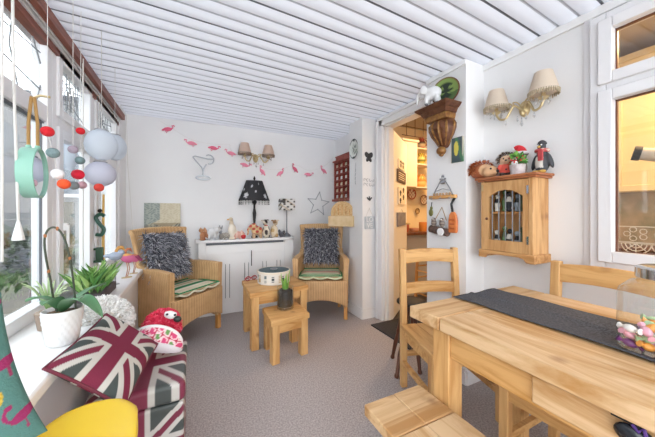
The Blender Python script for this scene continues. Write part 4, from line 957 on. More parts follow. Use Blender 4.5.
wall_light(onwall(525, 109, 'house') + Vector((-.002, 0, 0)), WR, 'gold two arm wall light with cream fringed shades above the wall cabinet', .80, True, ('e9dccb', 'ab9d84'))

# ================================================================== RECESS, FIRST PIER
ry0, ry1, rz0, rz1 = 2.90, 3.385, 1.325, 1.83
t = thing('display_rack', 'red wooden pigeonhole rack on the recessed wall by the corner', 'display rack', (XW, ry1, rz0), WR); w_ = ry1 - ry0; h_ = rz1 - rz0
b = B(); nc, nr = 4, 6; obj('back_panel', B().bb(.002, w_ - .002, -.008, 0, .002, h_ - .002), M('rack_dark', '4f2a28', .7), t)
for k in range(nc + 1): b.bb(k * (w_ - .012) / nc, k * (w_ - .012) / nc + .012, -.06, -.008, 0, h_)
for k in range(nr + 1): b.bb(.012, w_ - .012, -.06, -.008, k * (h_ - .012) / nr, k * (h_ - .012) / nr + .012)
obj('case', b, m_redwood, t); obj('pediment', B().bb(-.02, w_ + .02, -.075, 0, h_, h_ + .02).bb(.06, w_ - .06, -.065, 0, h_ + .02, h_ + .06).bb(.05, w_ - .05, -.072, 0, h_ + .06, h_ + .072), m_redwood, t, bev=.002); obj('foot_board', B().bb(-.03, w_ + .02, -.08, 0, -.03, 0), m_redwood, t, bev=.003)
proto = None; names = ['white china thimble with green band', 'cream thimble with rounded top']
mth_ = [M('thimble_w', 'd9ddd8', .3), M('thimble_c', 'cfc0a4', .3)]
tm = []
for k, mm in enumerate(mth_):
    me = B().lathe([(0, 0), (.019, 0), (.016, .03), (.012, .038), (0, .04)] if k == 0 else [(0, 0), (.017, 0), (.02, .01), (.015, .034), (0, .042)], 12).mesh('thimble'); me.materials.append(mm); me.shade_smooth(); tm.append(me)
for r in range(nr):
    for c in range(nc):
        k = (r * 3 + c * 2 + r // 2) % 2; o = bpy.data.objects.new('thimble', tm[k]); COL.objects.link(o)
        x = (c + .5) * w_ / nc; z = r * (h_ - .012) / nr + .0125; o.location = (XW - .034, ry1 - x, rz0 + z); s_ = 1.15; o.scale = (s_, s_, s_)
        tag(o, ('white straight sided' if k == 0 else 'cream round shouldered') + ' thimble standing in a pigeonhole of the red rack', 'thimble', 'thimbles in the red rack, ' + ('white' if k == 0 else 'cream'))
# arched letter holder hanging at the pier corner
t = thing('letter_holder', 'arched light wood letter holder hanging beside the first pier', 'letter holder', (1.56, 2.79, .985), R(-48))
ar = [(-.14, 0), (.14, 0), (.14, .14)] + [(.14 * cos(a), .16 + .13 * sin(a)) for a in [k * pi / 10 for k in range(11)]] + [(-.14, .14)]
obj('back_board', B().prism(ar, -.012, 0), M('pale_wicker', 'd9b98c', .7, var=(60, 'c09a66'), bump=(140, .5)), t, bev=.002); obj('pocket', B().bb(-.15, .15, -.07, -.058, 0, .12).bb(-.15, -.138, -.058, -.012, 0, .12).bb(.138, .15, -.058, -.012, 0, .12).bb(-.138, .138, -.058, -.012, 0, .012), M('pale_pine', 'd8c09a', .6, var=(12, 'c9ad80')), t, bev=.003)
b = B(); 
for k in range(5): b.tube([(-.09 + k * .045, -.014, .13), (-.09 + k * .045, -.014, .2 + .05 * sin((k + .8) * .66))], .006, 5)
obj('slats', b, m_pine, t); obj('hanging_cord', B().tube([(-.05, -.006, .27), (0, -.006, .40), (.05, -.006, .27)], .003, 5), m_rope, t)
# oval plate, butterfly and hangings on the faces of the first pier
q = onwall(355.5, 149, 'pier'); o = plate((XP - .004, 2.625, q.z), WR, .105, lambda u, v: ('3f4a4a' if hypot(u, v) > .88 else 'd8dcd6' if hypot(u, v) > .62 else ('4a5a50' if sin(u * 14 + 1) * sin(v * 9 + 2 * u) > .05 and hypot(u, v) < .5 else 'c9cfc8')), 'oval black and white plate on the first pier', sq=(.86, 1.05))
t = thing('hanging_sign', 'thin wire word hanging below the oval plate', 'sign', (XP - .004, 2.60, 1.66), WR); b = B()
for k in range(4): b.tube([(-.015 + .006 * sin(j * 1.1 + k), -.004, -.03 - k * .045 - .009 * j) for j in range(5)], .0025, 5)
b.tube([(-.01, -.004, .04), (-.012, -.004, -.03)], .0015, 5); obj('wire', b, m_silver, t)
FY = 2.485
def onface(px, py): q = P(px, py, Y=FY); return Vector((q.x, FY - .003, q.z))
t = thing('butterfly_ornament', 'dark metal butterfly on the narrow face of the first pier', 'ornament', onface(368.5, 157)); b = B()
for s in (-1, 1): b.ell((s * .026, -.004, .02), (.026, .004, .034), (0, s * .5, 0), 10, 6); b.ell((s * .018, -.004, -.03), (.018, .004, .026), (0, -s * .4, 0), 10, 6)
obj('wings', b, m_charc, t); obj('body', B().ell((0, -.006, 0), (.006, .006, .045)), m_black, t)
t = thing('wire_word', 'faint silver wire lettering on the narrow face of the first pier', 'sign', onface(369, 182)); b = B()
for r in range(2):
    for k in range(4): b.tube([(-.06 + k * .035 + .013 * cos(a), -.006, .02 - r * .05 + .016 * sin(a)) for a in [j * .8 + k for j in range(6)]], .0025, 5)
obj('wire', b, m_silver, t)
t = thing('fleur_hook', 'small black leaf shaped hook above the grey heart plaque', 'hook', onface(369, 199)); b = B()
for a in (-1, 0, 1): b.ell((.018 * a, -.005, .01 - .006 * abs(a)), (.009, .004, .022), (0, a * .8, 0), 8, 6)
obj('leaf', b, m_charc, t); obj('peg', B().tube([(0, 0, -.012), (0, -.018, -.018), (0, -.02, -.005)], .004, 6), m_charc, t)
q = onface(369, 222); t = thing('heart_plaque', 'grey hanging plaque reading LOVE on the first pier', 'sign', q)
o = obj('plaque', B().bb(-.062, .062, -.012, -.001, -.075, .06), M('plaque_grey', 'a9b2ba', .7, var=(20, 'c6ccd0')), t, bev=.003); obj('cord', B().tube([(-.045, -.006, .06), (0, -.004, .15), (.045, -.006, .06)], .003, 5), m_cord, t)
def words(txt, size, mat, parent, loc, rot=(R(90), 0, 0), depth=.002):
    cu = bpy.data.curves.new('txt', 'FONT'); cu.body = txt; cu.size = size; cu.align_x = 'CENTER'; cu.align_y = 'CENTER'; cu.extrude = depth
    o = bpy.data.objects.new('txt', cu); COL.objects.link(o); dg = bpy.context.evaluated_depsgraph_get(); me = bpy.data.meshes.new_from_object(o.evaluated_get(dg)); bpy.data.objects.remove(o)
    return obj('lettering', me, mat, parent, loc, rot, smooth=False)
words('LO', .07, m_white, t, (0, -.013, .025)); words('VE', .07, m_white, t, (0, -.013, -.04))
# plaques on the open kitchen door
def ondoor(s, z): p = d0 + dd * s + dn * .0; return Vector((p.x, p.y, z))
m_board = M('chalk_brown', '5a4a42', .8)
def dplaque(name, label, s, z, w, h, mat, extra):
    t = thing(name, label, 'sign', ondoor(s, z), da); obj('board', B().bb(-w / 2, w / 2, -.012, -.001, -h / 2, h / 2), mat, t, bev=.003); extra(t, w, h); return t
def paws(t, w, h, mat=None):
    for k in range(4):
        b = B(); x, z = (-.3 + .6 * (k % 2)) * w * .8, h * (-.33 + .22 * k)
        b.ell((x, -.013, z), (.026, .004, .022), n=10, k=5)
        for a in (.6, 1.3, 2.0, 2.6): b.ell((x + .036 * cos(a), -.013, z + .034 * sin(a)), (.01, .004, .011), n=7, k=4)
        obj('paw_print', b, mat or m_black, t)
dz = lambda py: 1.15 - (py - 212) * 2.93 / F
dplaque('door_plaque', 'white plaque with black paw prints at the top of the open door', .36, dz(160), .34, .11, m_cream, lambda t, w, h: [obj('paw_print', B().ell((x, -.013, -.01), (.03, .004, .026)).ell((x - .03, -.013, .028), (.011, .004, .012)).ell((x, -.013, .036), (.011, .004, .012)).ell((x + .03, -.013, .028), (.011, .004, .012)), m_black, t) for x in (-.06, .06)])
def lines(t, w, h):
    b = B()
    for k in range(4): b.bb(-w * .36, w * (.36 - .06 * (k % 2)), -.0135, -.012, h * (.26 - .17 * k) - .004, h * (.26 - .17 * k) + .004)
    obj('writing', b, m_cream, t)
dplaque('door_plaque', 'brown plaque with lines of pale writing on the open door', .36, dz(173), .46, .14, m_board, lines)
dplaque('door_plaque', 'tall white plaque of paw prints in the middle of the open door', .36, dz(194.5), .34, .2, m_cream, paws)
t = dplaque('door_plaque', 'slate grey plaque hanging lowest on the open door', .36, dz(220), .46, .16, M('slate', '767684', .8, var=(18, '8d8d98')), lambda t, w, h: obj('cord', B().tube([(-.1, -.006, h / 2), (0, -.006, h / 2 + .04), (.1, -.006, h / 2)], .004, 5), m_cord, t))

# ================================================================== SECOND PIER
q = onwall(441, 110, 'pier'); cz = q.z - .02
t = thing('corbel_shelf', 'carved bronze brown corbel shelf on the second pier', 'shelf', (XP, 1.412, 1.862), WR)
t.scale = (.84, .78, .86)
m_corb = M('corbel_bronze', '54301f', .4, .1, var=(26, '744a30'), bump=(40, .4)); m_corg = M('corbel_gold', 'a3783f', .38, .3, var=(40, '7a4d2c'))
def slabz(b, w, d, z0, z1): b.rings([[Vector((x, y, z0)) for x, y in ((-w[0], 0), (-w[0] + .0, -d[0]), (w[0], -d[0]), (w[0], 0))], [Vector((x, y, z1)) for x, y in ((-w[1], 0), (-w[1], -d[1]), (w[1], -d[1]), (w[1], 0))]])
b = B(); slabz(b, (.165, .17), (.195, .20), .028, .04); slabz(b, (.14, .165), (.165, .195), .004, .028); slabz(b, (.118, .135), (.14, .16), -.03, .004); obj('cornice', b, m_corb, t, bev=.002)
b = B(); slabz(b, (.112, .112), (.13, .13), -.045, -.03); slabz(b, (.105, .112), (.12, .13), -.075, -.045); obj('gilt_moulding', b, m_corg, t, bev=.002)
prof = [(.0, -.30), (.035, -.292), (.05, -.275), (.07, -.235), (.1, -.19), (.118, -.145), (.12, -.11), (.105, -.085), (.1, -.075), (0, -.075)]
b = B(); rs = []
for r, z in prof:
    ring = []
    for j in range(49):
        a = pi + pi * j / 48; k = 1 + .09 * abs(sin(a * 5)) if .04 < r < .119 else 1
        ring.append(Vector((r * k * cos(a), min(-.0, r * k * sin(a) * 1.0), z)))
    rs.append(ring)
b.rings(rs); obj('acanthus_bracket', b, m_corb, t, ang=25)
b = B()
for k in range(6):
    a = pi + pi * (k + .5) / 6; b.tube([(r * 1.06 * cos(a), r * 1.06 * sin(a), z) for r, z in prof[2:8]], [.004, .007, .01, .011, .01, .006], 6)
obj('leaf_ribs', b, m_corg, t)
obj('finial', B().ell((0, -.045, -.318), (.042, .042, .036)).ell((0, -.045, -.35), (.022, .022, .016)), m_corg, t)
o = plate((XP - .018, 1.40, 2.02), (WR), .098, lambda u, v: '6f3c30' if hypot(u, v) > .86 else ('1f2d22' if abs(u) < .3 + .18 * sin(v * 16) and v > -.75 and v < .7 else ('7c9450' if v > -.1 else '4c6638')), 'round plate with a dark tree on green behind the white elephant')
o.rotation_euler = (R(86), 0, WR + R(20)); o.location = (XP - .045, 1.36, 1.985)
t = thing('elephant_ornament', 'white china elephant standing on the carved corbel shelf', 'figurine', (XP - .125, 1.41, 1.897), R(118))
t.scale = (1.0, 1.0, 1.0)
eo = blob('body', [((0, 0, .085), (.062, .042, .05)), ((.062, 0, .105), (.034, .034, .036)), ((.05, -.036, .108), (.028, .008, .034)), ((.05, .036, .108), (.028, .008, .034)), ((-.036, -.022, .035), (.018, .018, .04)), ((.034, -.022, .035), (.018, .018, .04)), ((-.036, .022, .035), (.018, .018, .04)), ((.034, .022, .035), (.018, .018, .04)), ([(.09, 0, .1), (.105, 0, .07), (.102, 0, .04), (.112, 0, .03)], [.015, .012, .009, .008], 't')], m_vc, t, .005, lambda c: '5c6066' if c.z < .012 else 'd9dadb')
def opier(px, py): q = onwall(px, py, 'pier'); return Vector((XP - .001, q.y, q.z))
t = thing('ceramic_tile', 'dark tile with a yellow leaf bird on the second pier', 'tile', opier(458, 150), WR); o = obj('tile', B().grid(lambda u, v: Vector(((u - .5) * .095, -.012, (v - .5) * .17)), 24, 36).bb(-.0475, .0475, -.0118, -.001, -.085, .085), m_vc, t)
paint(o, lambda c: 'd8c95a' if ((c.x + .005) / .018) ** 2 + ((c.z - .01) / .05) ** 2 < 1 else ('4f7a5c' if abs(c.x - .02 + c.z * .3) < .012 else ('c9c2b0' if abs(c.x) > .042 else '4a5a5e')))
# wire crown over a wooden rail
q = opier(444, 197); t = thing('wire_rail_hanger', 'wire triangle with hearts over a wooden rail on the second pier', 'wall hanger', q, WR)
obj('rail', B().bb(-.115, .115, -.03, 0, -.012, .012), m_pinex, t, bev=.004); b = B()
b.tube([(-.085, -.012, .012), (-.06, -.012, .06), (-.02, -.012, .115), (0, -.012, .125), (.02, -.012, .115), (.06, -.012, .06), (.085, -.012, .012)], .004, 6); b.tube([(-.06, -.012, .045), (0, -.012, .06), (.06, -.012, .045)], .003, 6)
obj('wire_frame', b, m_silver, t); b = B()
for x, z, s_ in ((0, .15, 1), (-.02, .13, .7), (.02, .13, .7)): b.ell((x - .006 * s_, -.012, z), (.009 * s_, .004, .01 * s_), (0, .5, 0), 8, 5); b.ell((x + .006 * s_, -.012, z), (.009 * s_, .004, .01 * s_), (0, -.5, 0), 8, 5)
b.ell((0, -.012, .105), (.026, .005, .012)); obj('hearts', b, m_silver, t); b = B()
for k in range(6): b.ell((-.07 + .028 * k, -.022, .02), (.011, .008, .011), n=8, k=5)
obj('beads', b, M('beads', 'b99a7a', .6), t)
for x in (-.08, 0, .08): obj('hook', B().tube([(x, -.03, 0), (x, -.04, -.014), (x, -.05, -.006)], .003, 6), m_silver, t)
t = thing('round_knob', 'small brown round knob below the corbel', 'knob', opier(440.5, 153), WR) if False else None
t = thing('green_charm', 'small green gold charm hanging at the doorway edge of the second pier', 'ornament', opier(432, 210), WR)
obj('charm', B().ell((0, -.01, -.02), (.02, .01, .028)).ell((.004, -.01, .014), (.012, .008, .014)), M('olive_gold', '7c7a44', .4, .3), t); obj('cord', B().tube([(0, -.006, .02), (.004, -.004, .06)], .003, 5), m_black, t)
# two owls on a log
t = thing('hanging_log', 'brown hanging log with two little owls and a white disc', 'ornament', opier(442, 225), WR)
obj('log', B().cyl((-.075, -.03, -.03), (.078, -.03, -.05), .028, .028, 16), M('bark', '6b5146', .9, var=(40, '4a3830'), bump=(60, .8)), t); obj('disc', B().cyl((.04, -.058, -.045), (.04, -.066, -.045), .028, .026, 18), m_white, t)
for s, x, z in ((0, -.045, .015), (1, .03, .012)):
    o = blob('owl', [((x, -.032, z), (.022, .018, .028)), ((x, -.036, z + .026), (.018, .016, .015))], m_vc, t, .004, lambda c: '6a5f5a' if sin(c.z * 300) > 0 else '9a8c80')
    obj('eyes', B().ell((x - .007, -.05, z + .03), .005, n=8, k=5).ell((x + .007, -.05, z + .03), .005, n=8, k=5), m_white, o)
obj('cord', B().tube([(-.05, -.012, .04), (.005, -.006, .13), (.05, -.012, .035)], .0028, 5), m_rope, t)
# orange paddle on a black hook
t = thing('orange_paddle', 'orange carved paddle hanging from a black hook on the second pier', 'ornament', opier(454.5, 222), WR)
pd = [(-.026, -.075), (.03, -.075), (.036, -.06), (.036, .01), (.028, .05), (.014, .07), (-.01, .07), (-.024, .05), (-.032, .01), (-.032, -.06)]
obj('blade', B().prism(pd, -.026, -.006), M('orange_paint', 'dd8447', .5, var=(30, 'c86a30')), t, bev=.006); b = B()
for z in (-.05, -.02, .01): b.bb(-.018, .022, -.029, -.024, z, z + .012)
obj('carving', b, M('orange_deep', 'b85a2a', .5), t, bev=.002); obj('hook', B().tube([(0, -.016, .065), (-.006, -.018, .1), (-.012, -.016, .125), (.0, -.012, .15), (.008, -.006, .17)], .008, 8), m_black, t)

# ================================================================== WALL CABINET AND TOYS
cy0, cy1, cz0, cz1, cd = .852, 1.15, .91, 1.352, .16; w_ = cy1 - cy0; h_ = cz1 - cz0
t = thing('wall_cabinet', 'honey pine wall cabinet with arched barred door beside the window', 'wall cabinet', (XW, cy1, cz0), WR)
b = B(); b.bb(0, w_, -.012, 0, 0, h_); b.bb(0, .014, -cd + .02, -.012, 0, h_); b.bb(w_ - .014, w_, -cd + .02, -.012, 0, h_); b.bb(.014, w_ - .014, -cd + .02, -.012, 0, .016); b.bb(.014, w_ - .014, -cd + .02, -.012, h_ - .016, h_)
obj('carcass', b, m_cabz, t, bev=.002); obj('shelf', B().bb(.014, w_ - .014, -cd + .03, -.012, h_ * .52, h_ * .52 + .012), m_cab, t)
obj('top_board', B().bb(-.03, w_ + .03, -cd - .022, .0, h_, h_ + .014).bb(-.02, w_ + .02, -cd - .01, 0, h_ - .012, h_), M('top_red_pine', 'b5744a', .5, var=(8, 'a0603c')), t, bev=.004)
b = B(); sk = [(-.012, -.045), (.03, -.045), (.045, -.025), (.07, -.018), (w_ - .07, -.018), (w_ - .045, -.025), (w_ - .03, -.045), (w_ + .012, -.045), (w_ + .012, .004), (-.012, .004)]
b.prism(sk, -cd - .008, -cd + .01); b.bb(w_ - .002, w_ + .012, -cd + .01, 0, -.045, .004); b.bb(-.012, .002, -cd + .01, 0, -.045, .004); obj('plinth', b, m_cab, t, bev=.003)
b = B(); b.bb(0, .022, -cd, -cd + .02, .004, h_ - .012); b.bb(w_ - .022, w_, -cd, -cd + .02, .004, h_ - .012); obj('face_frame', b, m_cabz, t, bev=.002)
x0_, x1_, z0_, z1_ = .05, w_ - .05, .07, h_ - .075
ou, inn = [], []
N = 24
for k in range(N):
    u = k / N
    if u < .25: f = u * 4; ou.append((.024 + (w_ - .048) * f, .006)); inn.append((x0_ + (x1_ - x0_) * f, z0_))
    elif u < .5: f = (u - .25) * 4; ou.append((w_ - .024, .006 + (h_ - .024) * f)); inn.append((x1_, z0_ + (z1_ - .035 - z0_) * f))
    elif u < .75: f = (u - .5) * 4; ou.append((w_ - .024 - (w_ - .048) * f, h_ - .018)); x = x1_ - (x1_ - x0_) * f; e = abs(2 * f - 1); inn.append((x, z1_ - .035 + (.04 * sqrt(max(0, 1 - (e / .8) ** 2)) if e < .8 else 0)))
    else: f = (u - .75) * 4; ou.append((.024, h_ - .018 - (h_ - .024) * f)); inn.append((x0_, z1_ - .035 - (z1_ - .035 - z0_) * f))
d_ = obj('door', B().ringprism(ou, inn, -cd - .002, -cd + .016), m_cabz, t, ang=30)
for k in range(5): x = x0_ + (x1_ - x0_) * (k + .5) / 5; obj('bar', B().cyl((x, -cd + .006, z0_ - .006), (x, -cd + .006, z1_ + .004), .0032, n=8), m_lead, d_)
obj('door_knob', B().ell((.045, -cd - .012, h_ * .45), .008), m_dark, d_)
obj('latch', B().bb(.006, .016, -cd - .008, -cd - .001, h_ - .07, h_ - .03), m_gold, t)
for z in (.06, h_ - .1): obj('hinge', B().bb(w_ - .028, w_ - .018, -cd - .006, -cd, z, z + .045), m_chrome, d_)
cc = ['e0dcd2', '6b8a5c', '2f3236', 'a9b7c4', '5f6a50', 'c8b08a']
descs = ['white bird with green tail', 'grey green frog', 'white goose with dark wing', 'slim cream and pink bird', 'green and white parrot', 'pale grey owl', 'dark grey cat', 'white and grey sheepdog', 'tall cream candle bird', 'green kingfisher', 'black and white badger', 'small brown bird']
for k in range(12):
    r, c = k // 6, k % 6; x = x0_ - .012 + (x1_ - x0_ + .024) * (c + .5) / 6; z = .0165 if r else h_ * .52 + .0125
    s_ = .9 + .25 * ((k * 5) % 3) / 2; ca, cb = cc[k % 6], cc[(k * 2 + 2) % 6]
    t = thing('bird_figurine', descs[k] + (' figurine on the upper shelf' if r == 0 else ' figurine on the lower shelf') + ' inside the barred cabinet', 'figurine', (XW - .085 + .02 * (c % 2), cy1 - x, cz0 + z), WR + rnd(-.5, .5), 'figurines in the barred cabinet')
    blob('body', [((0, 0, .05 * s_), (.017, .02, .045 * s_)), ((.004, -.008, .105 * s_), (.014, .015, .016)), ((.004, -.024, .104 * s_), (.004, .009, .004)), ((-.006, .018, .04 * s_), (.009, .02, .026)), ((0, 0, .008), (.018, .02, .009))], m_vc, t, .005, lambda q_, ca=ca, cb=cb, s_=s_: ca if q_.z < .06 * s_ and q_.y < .006 else cb if q_.z < .09 * s_ else ca)
# plush animals on top
TZ = cz1 + .0145
def toy(name, label, px, off, rot): q = P(px, 178, X=XW - off); return thing(name, label, 'soft toy', (XW - off, q.y, TZ), rot)
def spiky(t, c, r, n, ln, cols):
    c = Vector(c)
    def smp():
        while 1:
            a, z = rnd(0, 6.28), rnd(-.4, 1); q = sqrt(1 - z * z); d = Vector((q * cos(a), q * sin(a), z))
            if d.y > -.35: return c + Vector((d.x * r[0], d.y * r[1], d.z * r[2])), d
    fur_on('spines', smp, n, ln, cols, t, .003)
t = toy('hedgehog_plush', 'large russet hedgehog lying at the left end of the cabinet top', 484, .105, R(-20))
t.scale = (1.15, 1.15, 1.15)
blob('body', [((0, .02, .045), (.06, .07, .045)), ((.0, -.05, .034), (.04, .04, .034)), ((0, -.085, .028), (.018, .022, .016))], m_vc, t, .005, lambda c: 'd6ab82' if c.y < -.02 else 'a8603c')
spiky(t, (0, .02, .05), (.06, .07, .048), 700, .022, ['a85a38', '8a4428', 'c07a50', '9a5030']); obj('nose', B().ell((0, -.108, .03), .008), m_black, t); obj('eye', B().ell((-.02, -.082, .046), .005).ell((.02, -.082, .046), .005), m_black, t)
t = toy('hedgehog_plush', 'grey hedgehog in a red jumper sitting next to the russet one', 506.5, .10, R(-62))
blob('body', [((0, 0, .04), (.036, .034, .042)), ((0, -.006, .095), (.036, .036, .034)), ((0, -.042, .088), (.014, .02, .013)), ((-.034, -.014, .05), (.012, .012, .026)), ((.034, -.014, .05), (.012, .012, .026)), ((-.02, -.036, .012), (.014, .022, .013)), ((.02, -.036, .012), (.014, .022, .013))], m_vc, t, .004, lambda c: 'd8b394' if c.z > .072 else ('d95a4a' if c.z > .02 else '4a3a36'))
spiky(t, (0, .006, .105), (.042, .036, .036), 420, .02, ['5a4a42', '8a7a6c', '3f342e', '6f6054']); obj('nose', B().ell((0, -.062, .09), .006), m_black, t); obj('eye', B().ell((-.014, -.04, .104), .0045).ell((.014, -.04, .104), .0045), m_black, t); obj('button', B().ell((.0, -.038, .04), .005), m_black, t)
t = toy('santa_bear', 'grey bear wearing a red and white santa hat on the cabinet', 521, .05, R(-70))
blob('body', [((0, 0, .05), (.032, .03, .05)), ((0, -.006, .115), (.032, .03, .03)), ((0, -.034, .108), (.014, .012, .011)), ((-.03, 0, .13), (.01, .008, .011)), ((.03, 0, .13), (.01, .008, .011))], m_vc, t, .004, lambda c: '7a6e68' if c.z > .08 else '8f847c')
obj('hat', B().tube(spline([(0, 0, .135), (-.004, 0, .155), (-.016, 0, .17), (-.034, -.004, .168)], 4), [.032, .031, .03, .029, .027, .025, .023, .02, .018, .016, .014, .011, .008], 14), M('santa_red', 'cf2a34', .8), t)
obj('hat_brim', B().tube(arc((0, 0, .136), .031, 0, 2 * pi, 16, 'xy')[:-1], .009, 8, closed=True), m_white, t); obj('pompom', B().ell((-.04, -.004, .164), .011), m_white, t)
t = thing('christmas_pot', 'white pot with a snowman and green christmas sprigs on the cabinet', 'ornament', (XW - .135, .944, TZ), WR)
obj('pot', B().lathe([(0, 0), (.034, 0), (.04, .05), (.042, .052), (.04, .056), (.034, .05), (0, .048)], 24), M('pot_pearl', 'd5d0d0', .4, var=(40, 'b9a9a9')), t)
obj('snowman', B().ell((-.004, -.02, .066), (.017, .014, .016)).ell((-.004, -.02, .088), .011), m_white, t); obj('scarf', B().tube(arc((-.004, -.02, .078), .012, 0, 2 * pi, 12, 'xy')[:-1], .004, 6, closed=True), M('scarf_red', 'c23a3a', .8), t)
b = B(); cs = []; leaves(b, cs, (0, 0, .085), (.036, .03, .035), 160, .024, ['4f8a3c', '6fae4a', '3a6a30', '8ac060']); setcols(obj('sprigs', b, m_leaf, t, norm=False, smooth=False), cs)
b = B()
for k in range(14): a = k * 2.4; b.ell((.036 * cos(a), .03 * sin(a) - .006, .062 + .003 * k), .0055, n=7, k=4)
obj('berries', b, M('berry_red', 'c8453c', .4), t)
t = toy('penguin_plush', 'tall black penguin with tartan scarf at the right end of the cabinet top', 542, .075, R(-96))
t.scale = (.88, .88, .92)
blob('body', [((0, 0, .06), (.042, .036, .062)), ((0, 0, .115), (.03, .026, .04)), ((0, -.004, .16), (.024, .023, .026)), ((-.046, .004, .07), (.012, .02, .05), (0, .3, 0)), ((.046, .004, .07), (.012, .02, .05), (0, -.3, 0)), ((-.02, -.026, .008), (.018, .026, .01)), ((.02, -.026, .008), (.018, .026, .01))], m_vc, t, .004, lambda c: 'd8d4cc' if c.y < -.022 and .03 < c.z < .1 and abs(c.x) < .022 else ('c9a050' if c.z < .016 and c.y < -.02 else '45474b'))
obj('beak', B().cyl((0, -.022, .158), (0, -.045, .154), .008, .002), M('beak_yellow', 'c9a050', .5), t); obj('eye', B().ell((-.01, -.022, .168), .0045).ell((.01, -.022, .168), .0045), m_white, t)
o = obj('scarf', B().tube(arc((0, 0, .135), .03, 0, 2 * pi, 20, 'xy')[:-1], .011, 8, closed=True).bb(.006, .03, -.05, -.036, .07, .132), m_vc, t); paint(o, lambda c: 'b8484a' if sin(c.x * 260) > -.2 else 'd8c8b8'); obj('hat', B().lathe([(.024, .172), (.026, .176), (.02, .19), (.008, .198), (0, .199)], 16), m_charc, t)

# ================================================================== HANGING BY THE WINDOWS
m_lan = TRANSL('paper_lantern', 'dfe6ee', .45); m_lan2 = TRANSL('paper_lantern_lilac', 'd9dae6', .45)
def lantern(px, py, Y, r, rz, m_, label, top=ZC - .004):
    q = P(px, py, Y=Y); t = thing('paper_lantern', label, 'paper lantern', q, 0, 'paper lanterns by the window')
    prof = [(max(.02, r * sin(pi * (.06 + .88 * k / 26))) * (1 + .012 * (k % 2)), -rz * cos(pi * (.06 + .88 * k / 26))) for k in range(27)]
    obj('paper', B().rings([[Vector((rr * cos(2 * pi * j / 32), rr * sin(2 * pi * j / 32), z)) for j in range(32)] for rr, z in prof], cap=False), m_, t)
    obj('wire_ring', B().tube([(.03 * cos(a), .03 * sin(a), rz * .97) for a in [k * pi / 8 for k in range(16)]], .003, 5, closed=True), m_silver, t); obj('string', B().tube([(0, 0, rz * .97), (0, 0, (top if q.x > -.57 or top < 2 else 2.0) - q.z)], .0012, 4), m_cord, t)
lantern(101.5, 145, 1.95, .076, .086, m_lan, 'upper white paper lantern nearest the room'); lantern(100.5, 174, 1.98, .073, .070, m_lan2, 'lower lilac grey paper lantern', P(101.5, 145, Y=1.95).z - .082); lantern(115, 147.5, 2.38, .068, .09, m_lan, 'rear white paper lantern partly behind the upper one'); lantern(69, 156, 2.15, .042, .085, m_lan, 'pale lantern shape standing in for a window reflection behind the felt balls')  # last lantern shape stands in for a reflection in the window glass
def felt(label, x, Y, balls):
    q = P(x, 20, Y=Y); t = thing('felt_ball_string', label, 'garland', (q.x, Y, 2.05), 0, 'strings of felt balls'); zl = 0
    for px, py, r, c in balls:
        k = P(px, py, Y=Y); l = Vector((k.x - q.x, 0, k.z - 2.05)); 
        obj('felt_ball', B().ell(l, (r * .85, r * .85, r * .8)), M('felt_' + c, c, .95, bump=(220, .6)), t, smooth=True)
    p = [Vector((0, 0, ZC - 2.054))] + [Vector((P(px, py, Y=Y).x - q.x, 0, P(px, py, Y=Y).z - 2.05)) for px, py, r, c in balls]; obj('string', B().tube(p, .0012, 4), m_cord, t)
felt('string of felt balls led by the big red one beside the round mirror', 47.5, 1.45, [(47.5, 131.5, .025, 'd4232e'), (53, 153, .025, '7d9294'), (57.5, 174, .025, 'ececec'), (64, 184, .025, 'ee5a30')])
felt('middle string of mauve and grey felt balls ending in grey', 73, 1.6, [(73, 149.5, .022, 'a99aa8'), (80, 160.5, .022, '6f8688'), (78, 174.5, .028, 'cf1f38'), (74, 185.5, .023, '7f8588')])
felt('short string of felt balls half behind the paper lanterns', 81, 1.8, [(80.5, 131, .022, 'd4232e'), (82, 185, .024, 'b89098'), (99, 187.5, .026, 'd8453a')])
# round mint mirror on a rope
q = P(33, 173, X=-.575); t = thing('hanging_mirror', 'round mint framed mirror hanging on a rope at the window', 'mirror', q, R(97)); r = .10
obj('frame', B().rings([[Vector((rr * cos(a), y, rr * sin(a))) for a in [2 * pi * j / 48 for j in range(48)]] for rr, y in ((r, -.024), (r, .024), (r - .006, .024), (r - .006, -.024))], closed=True), m_mint, t, bev=.002)
obj('glass', B().cyl((0, -.016, 0), (0, -.01, 0), r - .006, n=48), m_mirror, t); b = B(); 
for s in (-1, 1): b.tube([(0, s * .013, r), (0, s * .013, r + .1), (0, s * .004, r + .205)], .0055, 8)
obj('rope', b, m_rope, t); obj('rope_knob', B().ell((0, -.013, r + .004), .009).ell((0, .013, r + .004), .009), m_mint, t)
obj('hook', B().tube([(0, 0, r + .2), (0, -.02, r + .215), (0, -.05, r + .215)], .005, 6), m_gold, t)
# S shaped ornament
q = P(99.5, 228, Y=2.52); t = thing('spiral_ornament', 'dark green S shaped ornament with a block hanging beneath at the window', 'ornament', q)
obj('curl', B().tube(spline([(.03, 0, .085), (.005, 0, .1), (-.02, 0, .075), (.0, 0, .03), (.025, 0, -.01), (.01, 0, -.05), (-.02, 0, -.045)], 6), .013, 8), M('bottle_green', '2f5a4c', .3), t); obj('block', B().bb(-.02, .022, -.012, .012, -.235, -.14).bb(-.035, .035, -.014, .014, -.25, -.235).bb(-.045, -.02, -.01, .01, -.16, -.145), M('block_green', '3a5a44', .5), t, bev=.003); obj('cord', B().tube([(0, 0, .1), (0, 0, 2.0 - q.z)], .0015, 4).tube([(0, 0, -.05), (0, 0, -.14)], .0015, 4), m_cord, t); obj('bead', B().ell((.002, 0, .125), .014), m_black, t)

